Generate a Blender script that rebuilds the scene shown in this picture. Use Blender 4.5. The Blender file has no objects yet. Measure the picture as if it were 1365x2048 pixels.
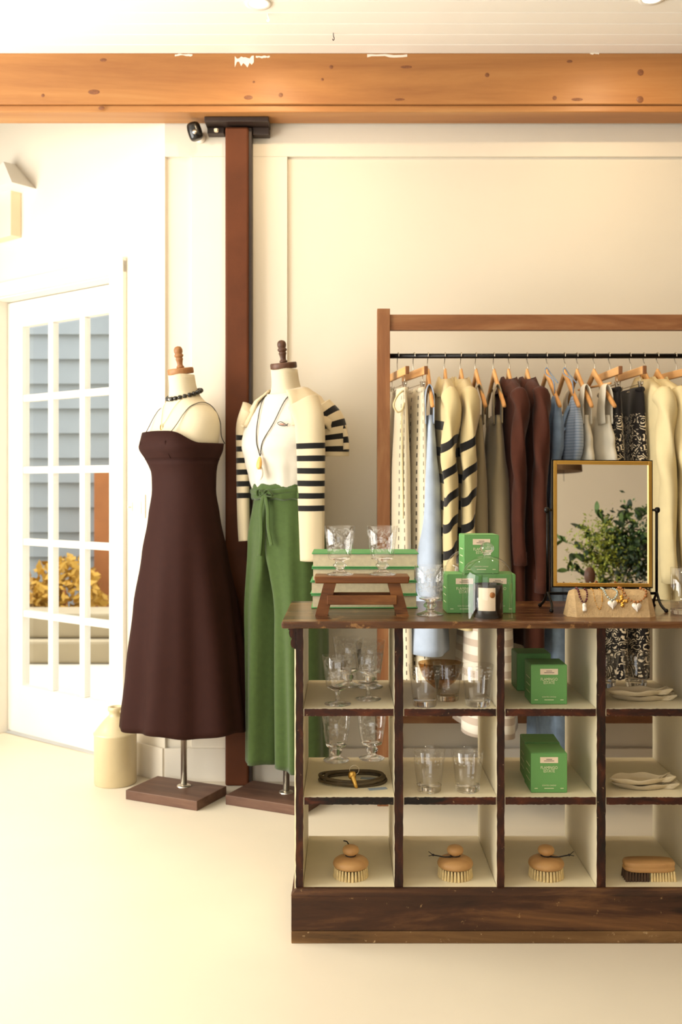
import bpy, bmesh, math, random
from mathutils import Vector, Matrix, noise as mnoise
random.seed(7)
PI = math.pi
S = bpy.context.scene
COL = S.collection

# ------------------------------------------------------------------ camera
CAM_H, F, CX, CY = 1.23, 2000.0, 692.0, 968.0
cam_d = bpy.data.cameras.new('camera')
cam = bpy.data.objects.new('camera', cam_d); COL.objects.link(cam)
cam.location = (0, 0, CAM_H); cam.rotation_euler = (PI/2, 0, 0)
cam_d.sensor_fit = 'VERTICAL'; cam_d.sensor_height = 36.0
cam_d.lens = 36.0*F/2048.0
cam_d.shift_x = -(CX-682.5)/2048.0
cam_d.shift_y = -(1024.0-CY)/2048.0
cam_d.clip_start = 0.05
cam_d.dof.use_dof = True; cam_d.dof.focus_distance = 2.85; cam_d.dof.aperture_fstop = 4.0
S.camera = cam

# ------------------------------------------------------------------ world, sun, window and fill light, exposure
S.view_settings.view_transform = 'Standard'
S.view_settings.look = 'None'
S.view_settings.gamma = 1.0
S.view_settings.use_curve_mapping = False
S.view_settings.exposure = -0.12
W = bpy.data.worlds.new('sky'); S.world = W; W.use_nodes = True
bg = W.node_tree.nodes['Background']
bg.inputs[0].default_value = (0.88, 0.93, 1.0, 1); bg.inputs[1].default_value = 2.6
def light(name, kind, loc, rot, energy, color, sx=1, sy=1):
    l = bpy.data.lights.new(name, kind); l.energy = energy; l.color = color
    if kind == 'AREA': l.shape = 'RECTANGLE'; l.size = sx; l.size_y = sy
    o = bpy.data.objects.new(name, l); COL.objects.link(o); o.location = loc; o.rotation_euler = rot
    return o
sun = light('sun', 'SUN', (-3, 12, 8), (math.radians(-13), math.radians(8), 0), 3.5, (1, .93, .82)); sun.data.angle = 0.02
# daylight entering by the left shop windows; behind the camera an added warm fill lamp
light('left_window_daylight', 'AREA', (-2.98, 2.55, 1.55), (0, math.radians(-97), 0), 200, (1.0, .945, .85), 2.1, 3.1)
light('rear_fill', 'AREA', (-1.2, -2.38, 1.6), (PI/2, 0, 0), 12, (1.0, .86, .66), 2.4, 2.0)

# ------------------------------------------------------------------ projection helpers (real depth Y is always given)
def PX(px, Y): return (px-CX)*Y/F
def PZ(py, Y): return CAM_H+(CY-py)*Y/F
def P(px, py, Y): return Vector((PX(px, Y), Y, PZ(py, Y)))

# ------------------------------------------------------------------ materials
M = {}
def _mat(name):
    m = bpy.data.materials.new(name); m.use_nodes = True
    nt = m.node_tree; b = nt.nodes['Principled BSDF']; M[name] = m
    return m, nt, b
def hexc(h):
    h = h.lstrip('#'); v = [int(h[i:i+2], 16)/255 for i in (0, 2, 4)]
    return tuple((c/12.92 if c <= .04045 else ((c+.055)/1.055)**2.4) for c in v)+(1,)
def plain(name, col, rough=.6, metal=0, var=0.06, vs=6, bump=0, bs=80, spec=.5, coat=0, sheen=0):
    m, nt, b = _mat(name); c = hexc(col) if isinstance(col, str) else col
    b.inputs['Roughness'].default_value = rough; b.inputs['Metallic'].default_value = metal
    b.inputs['Specular IOR Level'].default_value = spec
    b.inputs['Coat Weight'].default_value = coat
    b.inputs['Sheen Weight'].default_value = sheen
    tc = nt.nodes.new('ShaderNodeTexCoord')
    n = nt.nodes.new('ShaderNodeTexNoise'); n.inputs['Scale'].default_value = vs; n.inputs['Detail'].default_value = 4
    nt.links.new(tc.outputs['Object'], n.inputs['Vector'])
    r = nt.nodes.new('ShaderNodeValToRGB')
    r.color_ramp.elements[0].position = .3; r.color_ramp.elements[1].position = .7
    r.color_ramp.elements[0].color = tuple(x*(1-var) for x in c[:3])+(1,)
    r.color_ramp.elements[1].color = tuple(min(1, x*(1+var)) for x in c[:3])+(1,)
    nt.links.new(n.outputs['Fac'], r.inputs['Fac']); nt.links.new(r.outputs['Color'], b.inputs['Base Color'])
    if bump:
        n2 = nt.nodes.new('ShaderNodeTexNoise'); n2.inputs['Scale'].default_value = bs; n2.inputs['Detail'].default_value = 3
        nt.links.new(tc.outputs['Object'], n2.inputs['Vector'])
        bp = nt.nodes.new('ShaderNodeBump'); bp.inputs['Strength'].default_value = bump; bp.inputs['Distance'].default_value = .004
        nt.links.new(n2.outputs['Fac'], bp.inputs['Height']); nt.links.new(bp.outputs['Normal'], b.inputs['Normal'])
    return m
def wood(name, dark, mid, lite, axis=0, scale=9, stretch=9, rough=.5, bump=.25, wear=None, wearth=.62, wearscale=14, spots=None, spotth=.7, coat=0):
    m, nt, b = _mat(name); L = nt.links
    b.inputs['Roughness'].default_value = rough; b.inputs['Coat Weight'].default_value = coat; b.inputs['Specular IOR Level'].default_value = .3
    b.inputs['Coat Roughness'].default_value = .2
    tc = nt.nodes.new('ShaderNodeTexCoord')
    mp = nt.nodes.new('ShaderNodeMapping'); sc = [1, 1, 1]; sc[axis] = 1/stretch
    mp.inputs['Scale'].default_value = sc; L.new(tc.outputs['Object'], mp.inputs['Vector'])
    n = nt.nodes.new('ShaderNodeTexNoise'); n.inputs['Scale'].default_value = scale; n.inputs['Detail'].default_value = 8; n.inputs['Roughness'].default_value = .65
    n.inputs['Distortion'].default_value = .6
    L.new(mp.outputs[0], n.inputs['Vector'])
    r = nt.nodes.new('ShaderNodeValToRGB'); cr = r.color_ramp
    cr.elements[0].position = .3; cr.elements[0].color = hexc(dark)
    cr.elements[1].position = .72; cr.elements[1].color = hexc(lite)
    e = cr.elements.new(.5); e.color = hexc(mid)
    L.new(n.outputs['Fac'], r.inputs['Fac']); out = r.outputs['Color']
    def overlay(out, col, th, scl, stretched):
        n2 = nt.nodes.new('ShaderNodeTexNoise'); n2.inputs['Scale'].default_value = scl; n2.inputs['Detail'].default_value = 6; n2.inputs['Roughness'].default_value = .7
        L.new(mp.outputs[0] if stretched else tc.outputs['Object'], n2.inputs['Vector'])
        r2 = nt.nodes.new('ShaderNodeValToRGB'); r2.color_ramp.elements[0].position = th; r2.color_ramp.elements[1].position = th+.07
        L.new(n2.outputs['Fac'], r2.inputs['Fac'])
        mx = nt.nodes.new('ShaderNodeMix'); mx.data_type = 'RGBA'
        L.new(r2.outputs['Color'], mx.inputs['Factor']); L.new(out, mx.inputs['A']); mx.inputs['B'].default_value = hexc(col)
        return mx.outputs['Result']
    if spots: out = overlay(out, spots, spotth, 5, True)
    if wear: out = overlay(out, wear, wearth, wearscale, False)
    L.new(out, b.inputs['Base Color'])
    bp = nt.nodes.new('ShaderNodeBump'); bp.inputs['Strength'].default_value = bump; bp.inputs['Distance'].default_value = .003
    L.new(n.outputs['Fac'], bp.inputs['Height']); L.new(bp.outputs['Normal'], b.inputs['Normal'])
    return m
def uvmat(name, rough=.85, sheen=.2):
    m, nt, b = _mat(name); b.inputs['Roughness'].default_value = rough; b.inputs['Sheen Weight'].default_value = sheen
    b.inputs['Specular IOR Level'].default_value = .2
    uv = nt.nodes.new('ShaderNodeUVMap'); sx = nt.nodes.new('ShaderNodeSeparateXYZ'); nt.links.new(uv.outputs[0], sx.inputs[0])
    def math_(op, a, bb=None, c=None):
        n = nt.nodes.new('ShaderNodeMath'); n.operation = op
        for i, v in enumerate((a, bb, c)):
            if v is None: continue
            if isinstance(v, (int, float)): n.inputs[i].default_value = v
            else: nt.links.new(v, n.inputs[i])
        return n.outputs[0]
    def mix(f, a, bb):
        n = nt.nodes.new('ShaderNodeMix'); n.data_type = 'RGBA'; nt.links.new(f, n.inputs['Factor'])
        for k, v in (('A', a), ('B', bb)):
            if isinstance(v, tuple): n.inputs[k].default_value = v
            else: nt.links.new(v, n.inputs[k])
        return n.outputs['Result']
    return m, nt, b, sx.outputs['X'], sx.outputs['Y'], math_, mix
def stripes(name, base, dark, pitch, duty, v0, v1, tilt=0, tiltk=1, base2=None):
    # bands along the length of a garment piece (UV y in metres), only between v0 and v1
    m, nt, b, u, v, mt, mix = uvmat(name)
    vv = mt('ADD', v, mt('MULTIPLY', mt('SINE', mt('MULTIPLY', u, 2*PI*tiltk)), tilt)) if tilt else v
    band = mt('LESS_THAN', mt('FRACT', mt('DIVIDE', mt('SUBTRACT', vv, v0), pitch)), duty)
    msk = mt('MULTIPLY', band, mt('MULTIPLY', mt('GREATER_THAN', vv, v0), mt('LESS_THAN', vv, v1)))
    bc = mix(mt('GREATER_THAN', vv, v0), hexc(base), hexc(base2)) if base2 else hexc(base)
    nt.links.new(mix(msk, bc, hexc(dark)), b.inputs['Base Color'])
    return m
def dashes(name, base, dark, ucs, w, pitch, duty):
    m, nt, b, u, v, mt, mix = uvmat(name)
    tot = None
    for uc in ucs:
        d = mt('LESS_THAN', mt('ABSOLUTE', mt('SUBTRACT', u, uc)), w)
        tot = d if tot is None else mt('MAXIMUM', tot, d)
    f = mt('MULTIPLY', tot, mt('LESS_THAN', mt('FRACT', mt('DIVIDE', v, pitch)), duty))
    nt.links.new(mix(f, hexc(base), hexc(dark)), b.inputs['Base Color'])
    return m
def thin_glass(name, tint=(1, 1, 1, 1), refl=1.0):
    m = bpy.data.materials.new(name); m.use_nodes = True; nt = m.node_tree; nt.nodes.clear(); M[name] = m
    o = nt.nodes.new('ShaderNodeOutputMaterial'); t = nt.nodes.new('ShaderNodeBsdfTransparent'); t.inputs[0].default_value = tint
    g = nt.nodes.new('ShaderNodeBsdfGlossy'); g.inputs['Roughness'].default_value = .02
    fr = nt.nodes.new('ShaderNodeFresnel'); fr.inputs[0].default_value = 1.45
    mu = nt.nodes.new('ShaderNodeMath'); mu.operation = 'MULTIPLY'; mu.inputs[1].default_value = refl
    mx = nt.nodes.new('ShaderNodeMixShader')
    ge = nt.nodes.new('ShaderNodeNewGeometry'); iv = nt.nodes.new('ShaderNodeMath'); iv.operation = 'SUBTRACT'; iv.inputs[0].default_value = 1; nt.links.new(ge.outputs['Backfacing'], iv.inputs[1])
    m2 = nt.nodes.new('ShaderNodeMath'); m2.operation = 'MULTIPLY'; nt.links.new(mu.outputs[0], m2.inputs[0]); nt.links.new(iv.outputs[0], m2.inputs[1])
    nt.links.new(fr.outputs[0], mu.inputs[0]); nt.links.new(m2.outputs[0], mx.inputs[0]); nt.links.new(t.outputs[0], mx.inputs[1]); nt.links.new(g.outputs[0], mx.inputs[2]); nt.links.new(mx.outputs[0], o.inputs[0])
    return m
def solid_glass(name, zthick=0, etch=None, tint=(1, 1, 1, 1), band=(0, 0)):
    # blown glass: thin clear walls with Fresnel reflection; below zthick (object z) solid refracting glass; optional etched band
    m = bpy.data.materials.new(name); m.use_nodes = True; nt = m.node_tree; nt.nodes.clear(); M[name] = m; L = nt.links
    def mth(op, a, b=None):
        n = nt.nodes.new('ShaderNodeMath'); n.operation = op
        for i, v in enumerate((a, b)):
            if v is None: continue
            if isinstance(v, (int, float)): n.inputs[i].default_value = v
            else: L.new(v, n.inputs[i])
        return n.outputs[0]
    o = nt.nodes.new('ShaderNodeOutputMaterial'); t = nt.nodes.new('ShaderNodeBsdfTransparent'); t.inputs[0].default_value = tint
    g = nt.nodes.new('ShaderNodeBsdfGlass'); g.inputs['Roughness'].default_value = 0; g.inputs['IOR'].default_value = 1.45; g.inputs['Color'].default_value = tint
    gl = nt.nodes.new('ShaderNodeBsdfGlossy'); gl.inputs['Roughness'].default_value = .03
    fr = nt.nodes.new('ShaderNodeFresnel'); fr.inputs[0].default_value = 1.85; ge = nt.nodes.new('ShaderNodeNewGeometry')
    thin = nt.nodes.new('ShaderNodeMixShader'); L.new(mth('MULTIPLY', fr.outputs[0], mth('SUBTRACT', 1, ge.outputs['Backfacing'])), thin.inputs[0]); L.new(t.outputs[0], thin.inputs[1]); L.new(gl.outputs[0], thin.inputs[2])
    tc0 = nt.nodes.new('ShaderNodeTexCoord'); sz0 = nt.nodes.new('ShaderNodeSeparateXYZ'); L.new(tc0.outputs['Object'], sz0.inputs[0])
    mx = nt.nodes.new('ShaderNodeMixShader'); L.new(mth('MULTIPLY', mth('LESS_THAN', sz0.outputs['Z'], zthick), .75), mx.inputs[0])
    L.new(thin.outputs[0], mx.inputs[1]); L.new(g.outputs[0], mx.inputs[2]); out = mx.outputs[0]
    if etch:
        tc = nt.nodes.new('ShaderNodeTexCoord')
        if etch == 'vine':
            vo = nt.nodes.new('ShaderNodeTexNoise'); vo.inputs['Scale'].default_value = 105; vo.inputs['Detail'].default_value = 2; vo.inputs['Distortion'].default_value = 1.2
            L.new(tc.outputs['Object'], vo.inputs['Vector']); src = vo.outputs['Fac']; lo, hi = .55, .6
        else:
            vo = nt.nodes.new('ShaderNodeTexVoronoi'); vo.inputs['Scale'].default_value = 95; vo.inputs['Randomness'].default_value = .35
            L.new(tc.outputs['Object'], vo.inputs['Vector'])
            iv = nt.nodes.new('ShaderNodeMath'); iv.operation = 'SUBTRACT'; iv.inputs[0].default_value = 1; L.new(vo.outputs['Distance'], iv.inputs[1]); src = iv.outputs[0]; lo, hi = .62, .7
        mr = nt.nodes.new('ShaderNodeMapRange'); mr.inputs['From Min'].default_value = lo; mr.inputs['From Max'].default_value = hi; mr.inputs['To Max'].default_value = .24
        L.new(src, mr.inputs['Value'])
        sz = nt.nodes.new('ShaderNodeSeparateXYZ'); L.new(tc.outputs['Object'], sz.inputs[0])
        a = nt.nodes.new('ShaderNodeMath'); a.operation = 'GREATER_THAN'; a.inputs[1].default_value = band[0]; L.new(sz.outputs['Z'], a.inputs[0])
        c = nt.nodes.new('ShaderNodeMath'); c.operation = 'LESS_THAN'; c.inputs[1].default_value = band[1]; L.new(sz.outputs['Z'], c.inputs[0])
        k = nt.nodes.new('ShaderNodeMath'); k.operation = 'MULTIPLY'; L.new(a.outputs[0], k.inputs[0]); L.new(c.outputs[0], k.inputs[1])
        k2 = nt.nodes.new('ShaderNodeMath'); k2.operation = 'MULTIPLY'; L.new(k.outputs[0], k2.inputs[0]); L.new(mr.outputs[0], k2.inputs[1])
        d = nt.nodes.new('ShaderNodeBsdfTranslucent'); d.inputs[0].default_value = (.95, .95, .93, 1)
        d2 = nt.nodes.new('ShaderNodeBsdfDiffuse'); d2.inputs[0].default_value = (.95, .95, .93, 1)
        ad = nt.nodes.new('ShaderNodeMixShader'); L.new(d.outputs[0], ad.inputs[1]); L.new(d2.outputs[0], ad.inputs[2])
        m2 = nt.nodes.new('ShaderNodeMixShader'); L.new(k2.outputs[0], m2.inputs[0]); L.new(out, m2.inputs[1]); L.new(ad.outputs[0], m2.inputs[2]); out = m2.outputs[0]
    L.new(out, o.inputs[0])
    return m
def emit(name, col, strength):
    m, nt, b = _mat(name); b.inputs['Emission Color'].default_value = hexc(col); b.inputs['Emission Strength'].default_value = strength
    b.inputs['Base Color'].default_value = hexc(col); return m

wood('bounce_absorber', '#4a3422', '#5d432c', '#6f5236', 2, 8, 9, .5, .1)  # dark tone invented for two unseen walls, to soak up bounced light
plain('wall_paint', '#e0d7c4', .75, var=.015, vs=3, bump=.05, bs=120)
plain('trim_paint', '#e3dac8', .55, var=.01)
plain('floor_paint', '#ddd2bb', .45, var=.025, vs=2.5, bump=.03, bs=60)
plain('ceiling_paint', '#f6f2e8', .6, var=.01)
plain('door_paint', '#e9e3d6', .5, var=.01)
plain('cream_paint', '#e2d7b8', .5, var=.04, vs=9, bump=.12, bs=40)
wood('beam_wood', '#946139', '#ad7846', '#be8f5a', 0, 7, 14, .42, .12, spots='#7a4c2c', spotth=.72)
wood('counter_edge_v', '#160804', '#2e1308', '#55290f', 2, 36, 3.5, .5, .5, wear='#a98b66', wearth=.635, wearscale=75, spots='#0e0603', spotth=.54)
wood('counter_edge_h', '#190904', '#3a180a', '#5f2d13', 0, 36, 3, .5, .5, wear='#a98b66', wearth=.635, wearscale=70, spots='#0e0603', spotth=.54)
wood('counter_top', '#2e190c', '#58361c', '#8a623a', 0, 26, 9, .28, .5, wear='#8e683e', wearth=.58, wearscale=26, spots='#20100a', spotth=.55, coat=.25)
wood('plinth_wood', '#1d120b', '#432817', '#7a532f', 0, 13, 8, .5, .6, wear='#9a7a50', wearth=.645, wearscale=48, spots='#120b07', spotth=.56)
wood('rack_wood', '#6f452a', '#8a5c3a', '#a67a52', 2, 14, 8, .5, .12)
wood('rack_wood_h', '#6f452a', '#8a5c3a', '#a67a52', 0, 14, 8, .5, .12)
wood('base_wood', '#493327', '#644839', '#7c5d4a', 0, 12, 8, .5, .15)
wood('skirting_wood', '#3a2716', '#6b4d2c', '#927047', 0, 13, 8, .5, .6, wear='#b79b72', wearth=.63, wearscale=60, spots='#1a110a', spotth=.56)
wood('stool_wood', '#4a2a12', '#74451f', '#9a6836', 0, 16, 7, .38, .3, spots='#28120a', spotth=.58)
wood('hanger_wood', '#c98e52', '#d9a264', '#e5b57a', 1, 12, 8, .4, .05)
wood('brush_wood', '#ad8150', '#bd925d', '#cca46e', 0, 14, 6, .45, .05)
wood('finial_wood', '#7d5433', '#96683f', '#ab7d50', 2, 18, 4, .45, .1)
wood('finial_dark', '#3f2b20', '#55392a', '#6d4b38', 2, 18, 4, .45, .1)
plain('column_steel', '#5a3019', .6, var=.15, vs=7, bump=.1, bs=90, spec=.2)
plain('plate_steel', '#33241c', .5, var=.2, vs=20)
plain('chrome', '#e6dfd0', .35, 1, var=.02)
plain('hook_steel', '#c9c1b0', .25, 1, var=.03)
plain('black_metal', '#15120f', .35, .6, var=.1)
plain('black_plastic', '#161513', .25, var=.05)
plain('brass', '#d6ab58', .3, 1, var=.08)
plain('gold', '#e8b658', .25, 1, var=.05)
plain('linen_body', '#cfc3a6', .85, var=.02, vs=20, bump=.1, bs=300)
plain('dress_fabric', '#2d150f', .8, var=.05, vs=30, bump=.06, bs=350, sheen=.0, spec=.15)
plain('trouser_linen', '#405327', .85, var=.08, vs=60, bump=.15, bs=350, sheen=.2, spec=.2)
plain('tee_white', '#cfc8b9', .9, var=.015, vs=20, spec=.12)
plain('cord_black', '#1a1512', .7)
plain('stoneware', '#cdbc94', .35, var=.06, vs=10, coat=.2)
plain('page_paper', '#d2c5a2', .8, var=.08, vs=90)
plain('book_green', '#539a58', .55, var=.04)
plain('box_green', '#639c56', .5, var=.03)
plain('box_side', '#74ad68', .5, var=.03)
plain('box_dark', '#123a1a', .5, var=.03)
plain('label_cream', '#e6d3b8', .7, var=.02)
plain('print_cream', '#dfe0b8', .7, var=.0)
plain('print_dark', '#55463a', .7, var=.0)
plain('candle_glass', '#0d0a08', .15, var=.0, coat=.5)
plain('jute', '#c3a578', .9, var=.12, vs=60, bump=.5, bs=220)
plain('bristle_cream', '#dcc48c', .8, var=.15, vs=80)
plain('bristle_dark', '#4d3826', .8, var=.2, vs=80)
plain('fish_clay', '#cfc0a0', .75, var=.06, vs=25, bump=.1, bs=150)
plain('rope_dark', '#4a3c22', .6, var=.2, vs=60, bump=.3, bs=200)
plain('tag_blue', '#8d9aa6', .7, var=.03)
plain('blue_cotton', '#a9b6c8', .9, var=.06, vs=25, bump=.1, bs=200, sheen=.2, spec=.12)
plain('denim_blue', '#7e93ad', .9, var=.12, vs=40, bump=.15, bs=250, sheen=.08, spec=.12)
plain('taupe_knit', '#a3937a', .9, var=.08, vs=20, bump=.15, bs=250, sheen=.08, spec=.12)
plain('brown_linen', '#472519', .85, var=.07, vs=30, bump=.15, bs=250, sheen=.08, spec=.12)
plain('white_cotton', '#d6cfbd', .9, var=.03, vs=25, spec=.12)
plain('cream_shirt', '#d6c699', .85, var=.03, vs=20, bump=.08, bs=200, spec=.12)
plain('dark_denim', '#27343a', .9, var=.15, vs=40, spec=.12)
plain('burgundy', '#551a26', .3, var=.2, vs=60)
plain('amber_bead', '#a56a32', .35, var=.25, vs=60)
plain('pale_blue_bead', '#b4c4bd', .25, var=.1, vs=60)
plain('pearl', '#efe6d6', .25, var=.03, coat=.4)
plain('shell_orange', '#d9a350', .4, var=.2, vs=40)
plain('onyx', '#1f1c15', .2, var=.4, vs=70)
plain('concrete', '#d8d0c0', .8, var=.05, vs=3)
plain('stone_step', '#b3a488', .8, var=.06, vs=4)
plain('clapboard', '#a3a8a8', .7, var=.06, vs=3)
plain('shade_fabric', '#6d5236', .8, var=.05)
plain('foliage', '#4d6a35', .6, var=.25, vs=12)
plain('foliage_lime', '#7f8a2a', .6, var=.2, vs=14)
plain('foliage_dark', '#243a24', .5, var=.2, vs=14)
plain('flower_yellow', '#c79a3a', .7, var=.15, vs=12)
plain('orange_wood', '#b4713d', .6, var=.1)
plain('sconce_white', '#f4efe4', .5, var=.01)
plain('sconce_beige', '#ead9b8', .6, var=.02)
plain('light_plastic', '#efe8da', .4, var=.0)
thin_glass('pane_glass', (.97, .98, .97, 1), 1.0)
solid_glass('goblet_glass', .046, 'vine', band=(.066, .128))
solid_glass('tumbler_glass', .0155, 'dots', band=(.075, .097))
solid_glass('clear_glass', 1)
solid_glass('jar_glass', .012)
solid_glass('smoke_bowl_glass', .01, tint=(.75, .6, .42, 1))
thin_glass('cloche_glass', (.985, .99, .985, 1), 1.25)
m, nt, b = _mat('mirror_silver'); b.inputs['Metallic'].default_value = 1; b.inputs['Roughness'].default_value = .01; b.inputs['Base Color'].default_value = (.95, .93, .89, 1)
emit('lamp_glow', '#fff3dc', 6)
plain('knit_plain', '#cbbb9a', .9, var=.02, vs=30, bump=.15, bs=300, sheen=.2, spec=.12)
stripes('knit_sleeve', '#cbbb9a', '#12100e', .046, .46, .165, .43)
stripes('knit_sleeve_short', '#cbbb9a', '#12100e', .046, .46, .115, .38)
stripes('knit_flap', '#cbbb9a', '#12100e', .046, .46, .03, .40)
stripes('knit_polo', '#c9b687', '#14110f', .098, .34, .20, 2.0, .02)
stripes('taupe_stripe', '#978869', '#bfae9c', .056, .45, .60, 2.0, .006, 1, '#ddd5c4')
dashes('dash_cloth', '#d9cdb2', '#4a4034', (.5, .62, .72, .86), .006, .031, .5)
stripes('blue_stripe_cloth', '#a4b2c6', '#8496ae', .012, .3, .0, 3.0)
def paisley():
    m, nt, b, u, v, mt, mix = uvmat('paisley_cloth'); L = nt.links
    tc = nt.nodes.new('ShaderNodeTexCoord')
    n = nt.nodes.new('ShaderNodeTexNoise'); n.inputs['Scale'].default_value = 9; L.new(tc.outputs['Object'], n.inputs['Vector'])
    add = nt.nodes.new('ShaderNodeMix'); add.data_type = 'VECTOR'; add.inputs['Factor'].default_value = .12
    L.new(tc.outputs['Object'], add.inputs['A']); L.new(n.outputs['Color'], add.inputs['B'])
    vo = nt.nodes.new('ShaderNodeTexVoronoi'); vo.inputs['Scale'].default_value = 26; L.new(add.outputs['Result'], vo.inputs['Vector'])
    rings = mt('GREATER_THAN', mt('SINE', mt('MULTIPLY', vo.outputs['Distance'], 30)), .35)
    n3 = nt.nodes.new('ShaderNodeTexNoise'); n3.inputs['Scale'].default_value = 60; L.new(tc.outputs['Object'], n3.inputs['Vector'])
    f = mt('MULTIPLY', rings, mt('GREATER_THAN', n3.outputs['Fac'], .47))
    f = mt('MULTIPLY', f, mt('GREATER_THAN', v, .10))
    L.new(mix(f, hexc('#16100e'), hexc('#d8c7a8')), b.inputs['Base Color'])
paisley()

# ------------------------------------------------------------------ mesh helpers
def tag(o, label=None, cat=None, group=None, kind=None):
    if label: o['label'] = label
    if cat: o['category'] = cat
    if group: o['group'] = group
    if kind: o['kind'] = kind
    return o
def thing(name, label, cat, loc=(0, 0, 0), rz=0, group=None):
    o = bpy.data.objects.new(name, None); COL.objects.link(o); o.empty_display_size = .05
    o.location = loc; o.rotation_euler = (0, 0, rz)
    return tag(o, label, cat, group)
def link(name, me, mat=None, parent=None, loc=None, rot=None, smooth=False):
    o = bpy.data.objects.new(name, me); COL.objects.link(o)
    if mat is not None and not me.materials: me.materials.append(M[mat])
    if parent is not None: o.parent = parent
    if loc is not None: o.location = loc
    if rot is not None: o.rotation_euler = rot
    if smooth:
        for p in me.polygons: p.use_smooth = True
    return o
def mesh(name, vs, fs, mat=None, parent=None, loc=None, rot=None, smooth=False, uvs=None):
    me = bpy.data.meshes.new(name); me.from_pydata([tuple(v) for v in vs], [], fs); me.update()
    if uvs:
        ul = me.uv_layers.new(name='UVMap')
        for i, l in enumerate(me.loops): ul.data[i].uv = uvs[l.vertex_index]
    return link(name, me, mat, parent, loc, rot, smooth)
def bm_obj(name, bm, mat, parent=None, loc=None, rot=None, smooth=False):
    bmesh.ops.recalc_face_normals(bm, faces=bm.faces)
    me = bpy.data.meshes.new(name); bm.to_mesh(me); bm.free()
    return link(name, me, mat, parent, loc, rot, smooth)
def add_box(bm, x0, x1, y0, y1, z0, z1, bev=0, rot=None):
    r = bmesh.ops.create_cube(bm, size=1)
    mat = Matrix.Translation(((x0+x1)/2, (y0+y1)/2, (z0+z1)/2))
    if rot: mat = mat @ rot
    mat = mat @ Matrix.Diagonal((abs(x1-x0), abs(y1-y0), abs(z1-z0), 1))
    bmesh.ops.transform(bm, matrix=mat, verts=r['verts'])
    if bev:
        es = list({e for v in r['verts'] for e in v.link_edges})
        bmesh.ops.bevel(bm, geom=es, offset=bev, segments=2, affect='EDGES', profile=.5)
def box(name, x0, x1, y0, y1, z0, z1, mat, parent=None, bev=0, loc=None, rot=None):
    bm = bmesh.new(); add_box(bm, x0, x1, y0, y1, z0, z1, bev)
    return bm_obj(name, bm, mat, parent, loc, rot)
def struct(o): o['kind'] = 'structure'; return o
def lathe(name, prof, mat, parent=None, loc=None, rot=None, seg=32, smooth=True, sx=1, sy=1):
    vs, fs = [], []; n = len(prof); idx = []
    for (r, z) in prof:
        if r < 1e-6: idx.append([len(vs)]*seg); vs.append((0, 0, z))
        else:
            idx.append(list(range(len(vs), len(vs)+seg)))
            for k in range(seg): a = 2*PI*k/seg; vs.append((r*math.cos(a)*sx, r*math.sin(a)*sy, z))
    for i in range(n-1):
        A, B = idx[i], idx[i+1]
        for k in range(seg):
            q = [A[k], A[(k+1) % seg], B[(k+1) % seg], B[k]]
            f = []
            for v in q:
                if v not in f: f.append(v)
            if len(f) > 2: fs.append(f)
    o = mesh(name, vs, fs, mat, parent, loc, rot, smooth)
    bm = bmesh.new(); bm.from_mesh(o.data); bmesh.ops.recalc_face_normals(bm, faces=bm.faces); bm.to_mesh(o.data); bm.free()
    return o
def smooth_prof(p, n=3):
    for _ in range(n):
        q = [p[0]]
        for a, b in zip(p, p[1:]):
            q += [(a[0]*.75+b[0]*.25, a[1]*.75+b[1]*.25), (a[0]*.25+b[0]*.75, a[1]*.25+b[1]*.75)]
        p = q+[p[-1]]
    return p
def loft(name, rings, mat, parent=None, loc=None, rot=None, cap=(True, True), smooth=True, closed=True, vlen=None, solid=0):
    n = len(rings[0]); vs, uvs, fs = [], [], []; seam = n+1 if closed else n
    L = 0
    for i, r in enumerate(rings):
        if i: L += sum((Vector(r[k])-Vector(rings[i-1][k])).length for k in range(n))/n
        pts = list(r)+([r[0]] if closed else [])
        for k, p in enumerate(pts): vs.append(p); uvs.append((k/(seam-1), L if vlen is None else vlen[i]))
    for i in range(len(rings)-1):
        for k in range(seam-1):
            a = i*seam+k; fs.append((a, a+1, a+seam+1, a+seam))
    if closed and cap[0]: fs.append(tuple(range(n-1, -1, -1)))
    if closed and cap[1]: fs.append(tuple((len(rings)-1)*seam+k for k in range(n)))
    o = mesh(name, vs, fs, mat, parent, loc, rot, smooth, uvs)
    bm = bmesh.new(); bm.from_mesh(o.data); bmesh.ops.remove_doubles(bm, verts=bm.verts, dist=1e-6)
    bmesh.ops.recalc_face_normals(bm, faces=bm.faces); bm.to_mesh(o.data); bm.free()
    if smooth:
        for p in o.data.polygons: p.use_smooth = True
    if solid:
        s = o.modifiers.new('thickness', 'SOLIDIFY'); s.thickness = solid; s.offset = 0
    return o
def catmull(pts, k=6):
    pts = [Vector(p) for p in pts]; out = []
    for i in range(len(pts)-1):
        p0 = pts[max(i-1, 0)]; p1 = pts[i]; p2 = pts[i+1]; p3 = pts[min(i+2, len(pts)-1)]
        for j in range(k):
            t = j/k
            out.append(.5*((2*p1)+(p2-p0)*t+(2*p0-5*p1+4*p2-p3)*t*t+(3*p1-p0-3*p2+p3)*t**3))
    return out+[pts[-1]]
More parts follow.
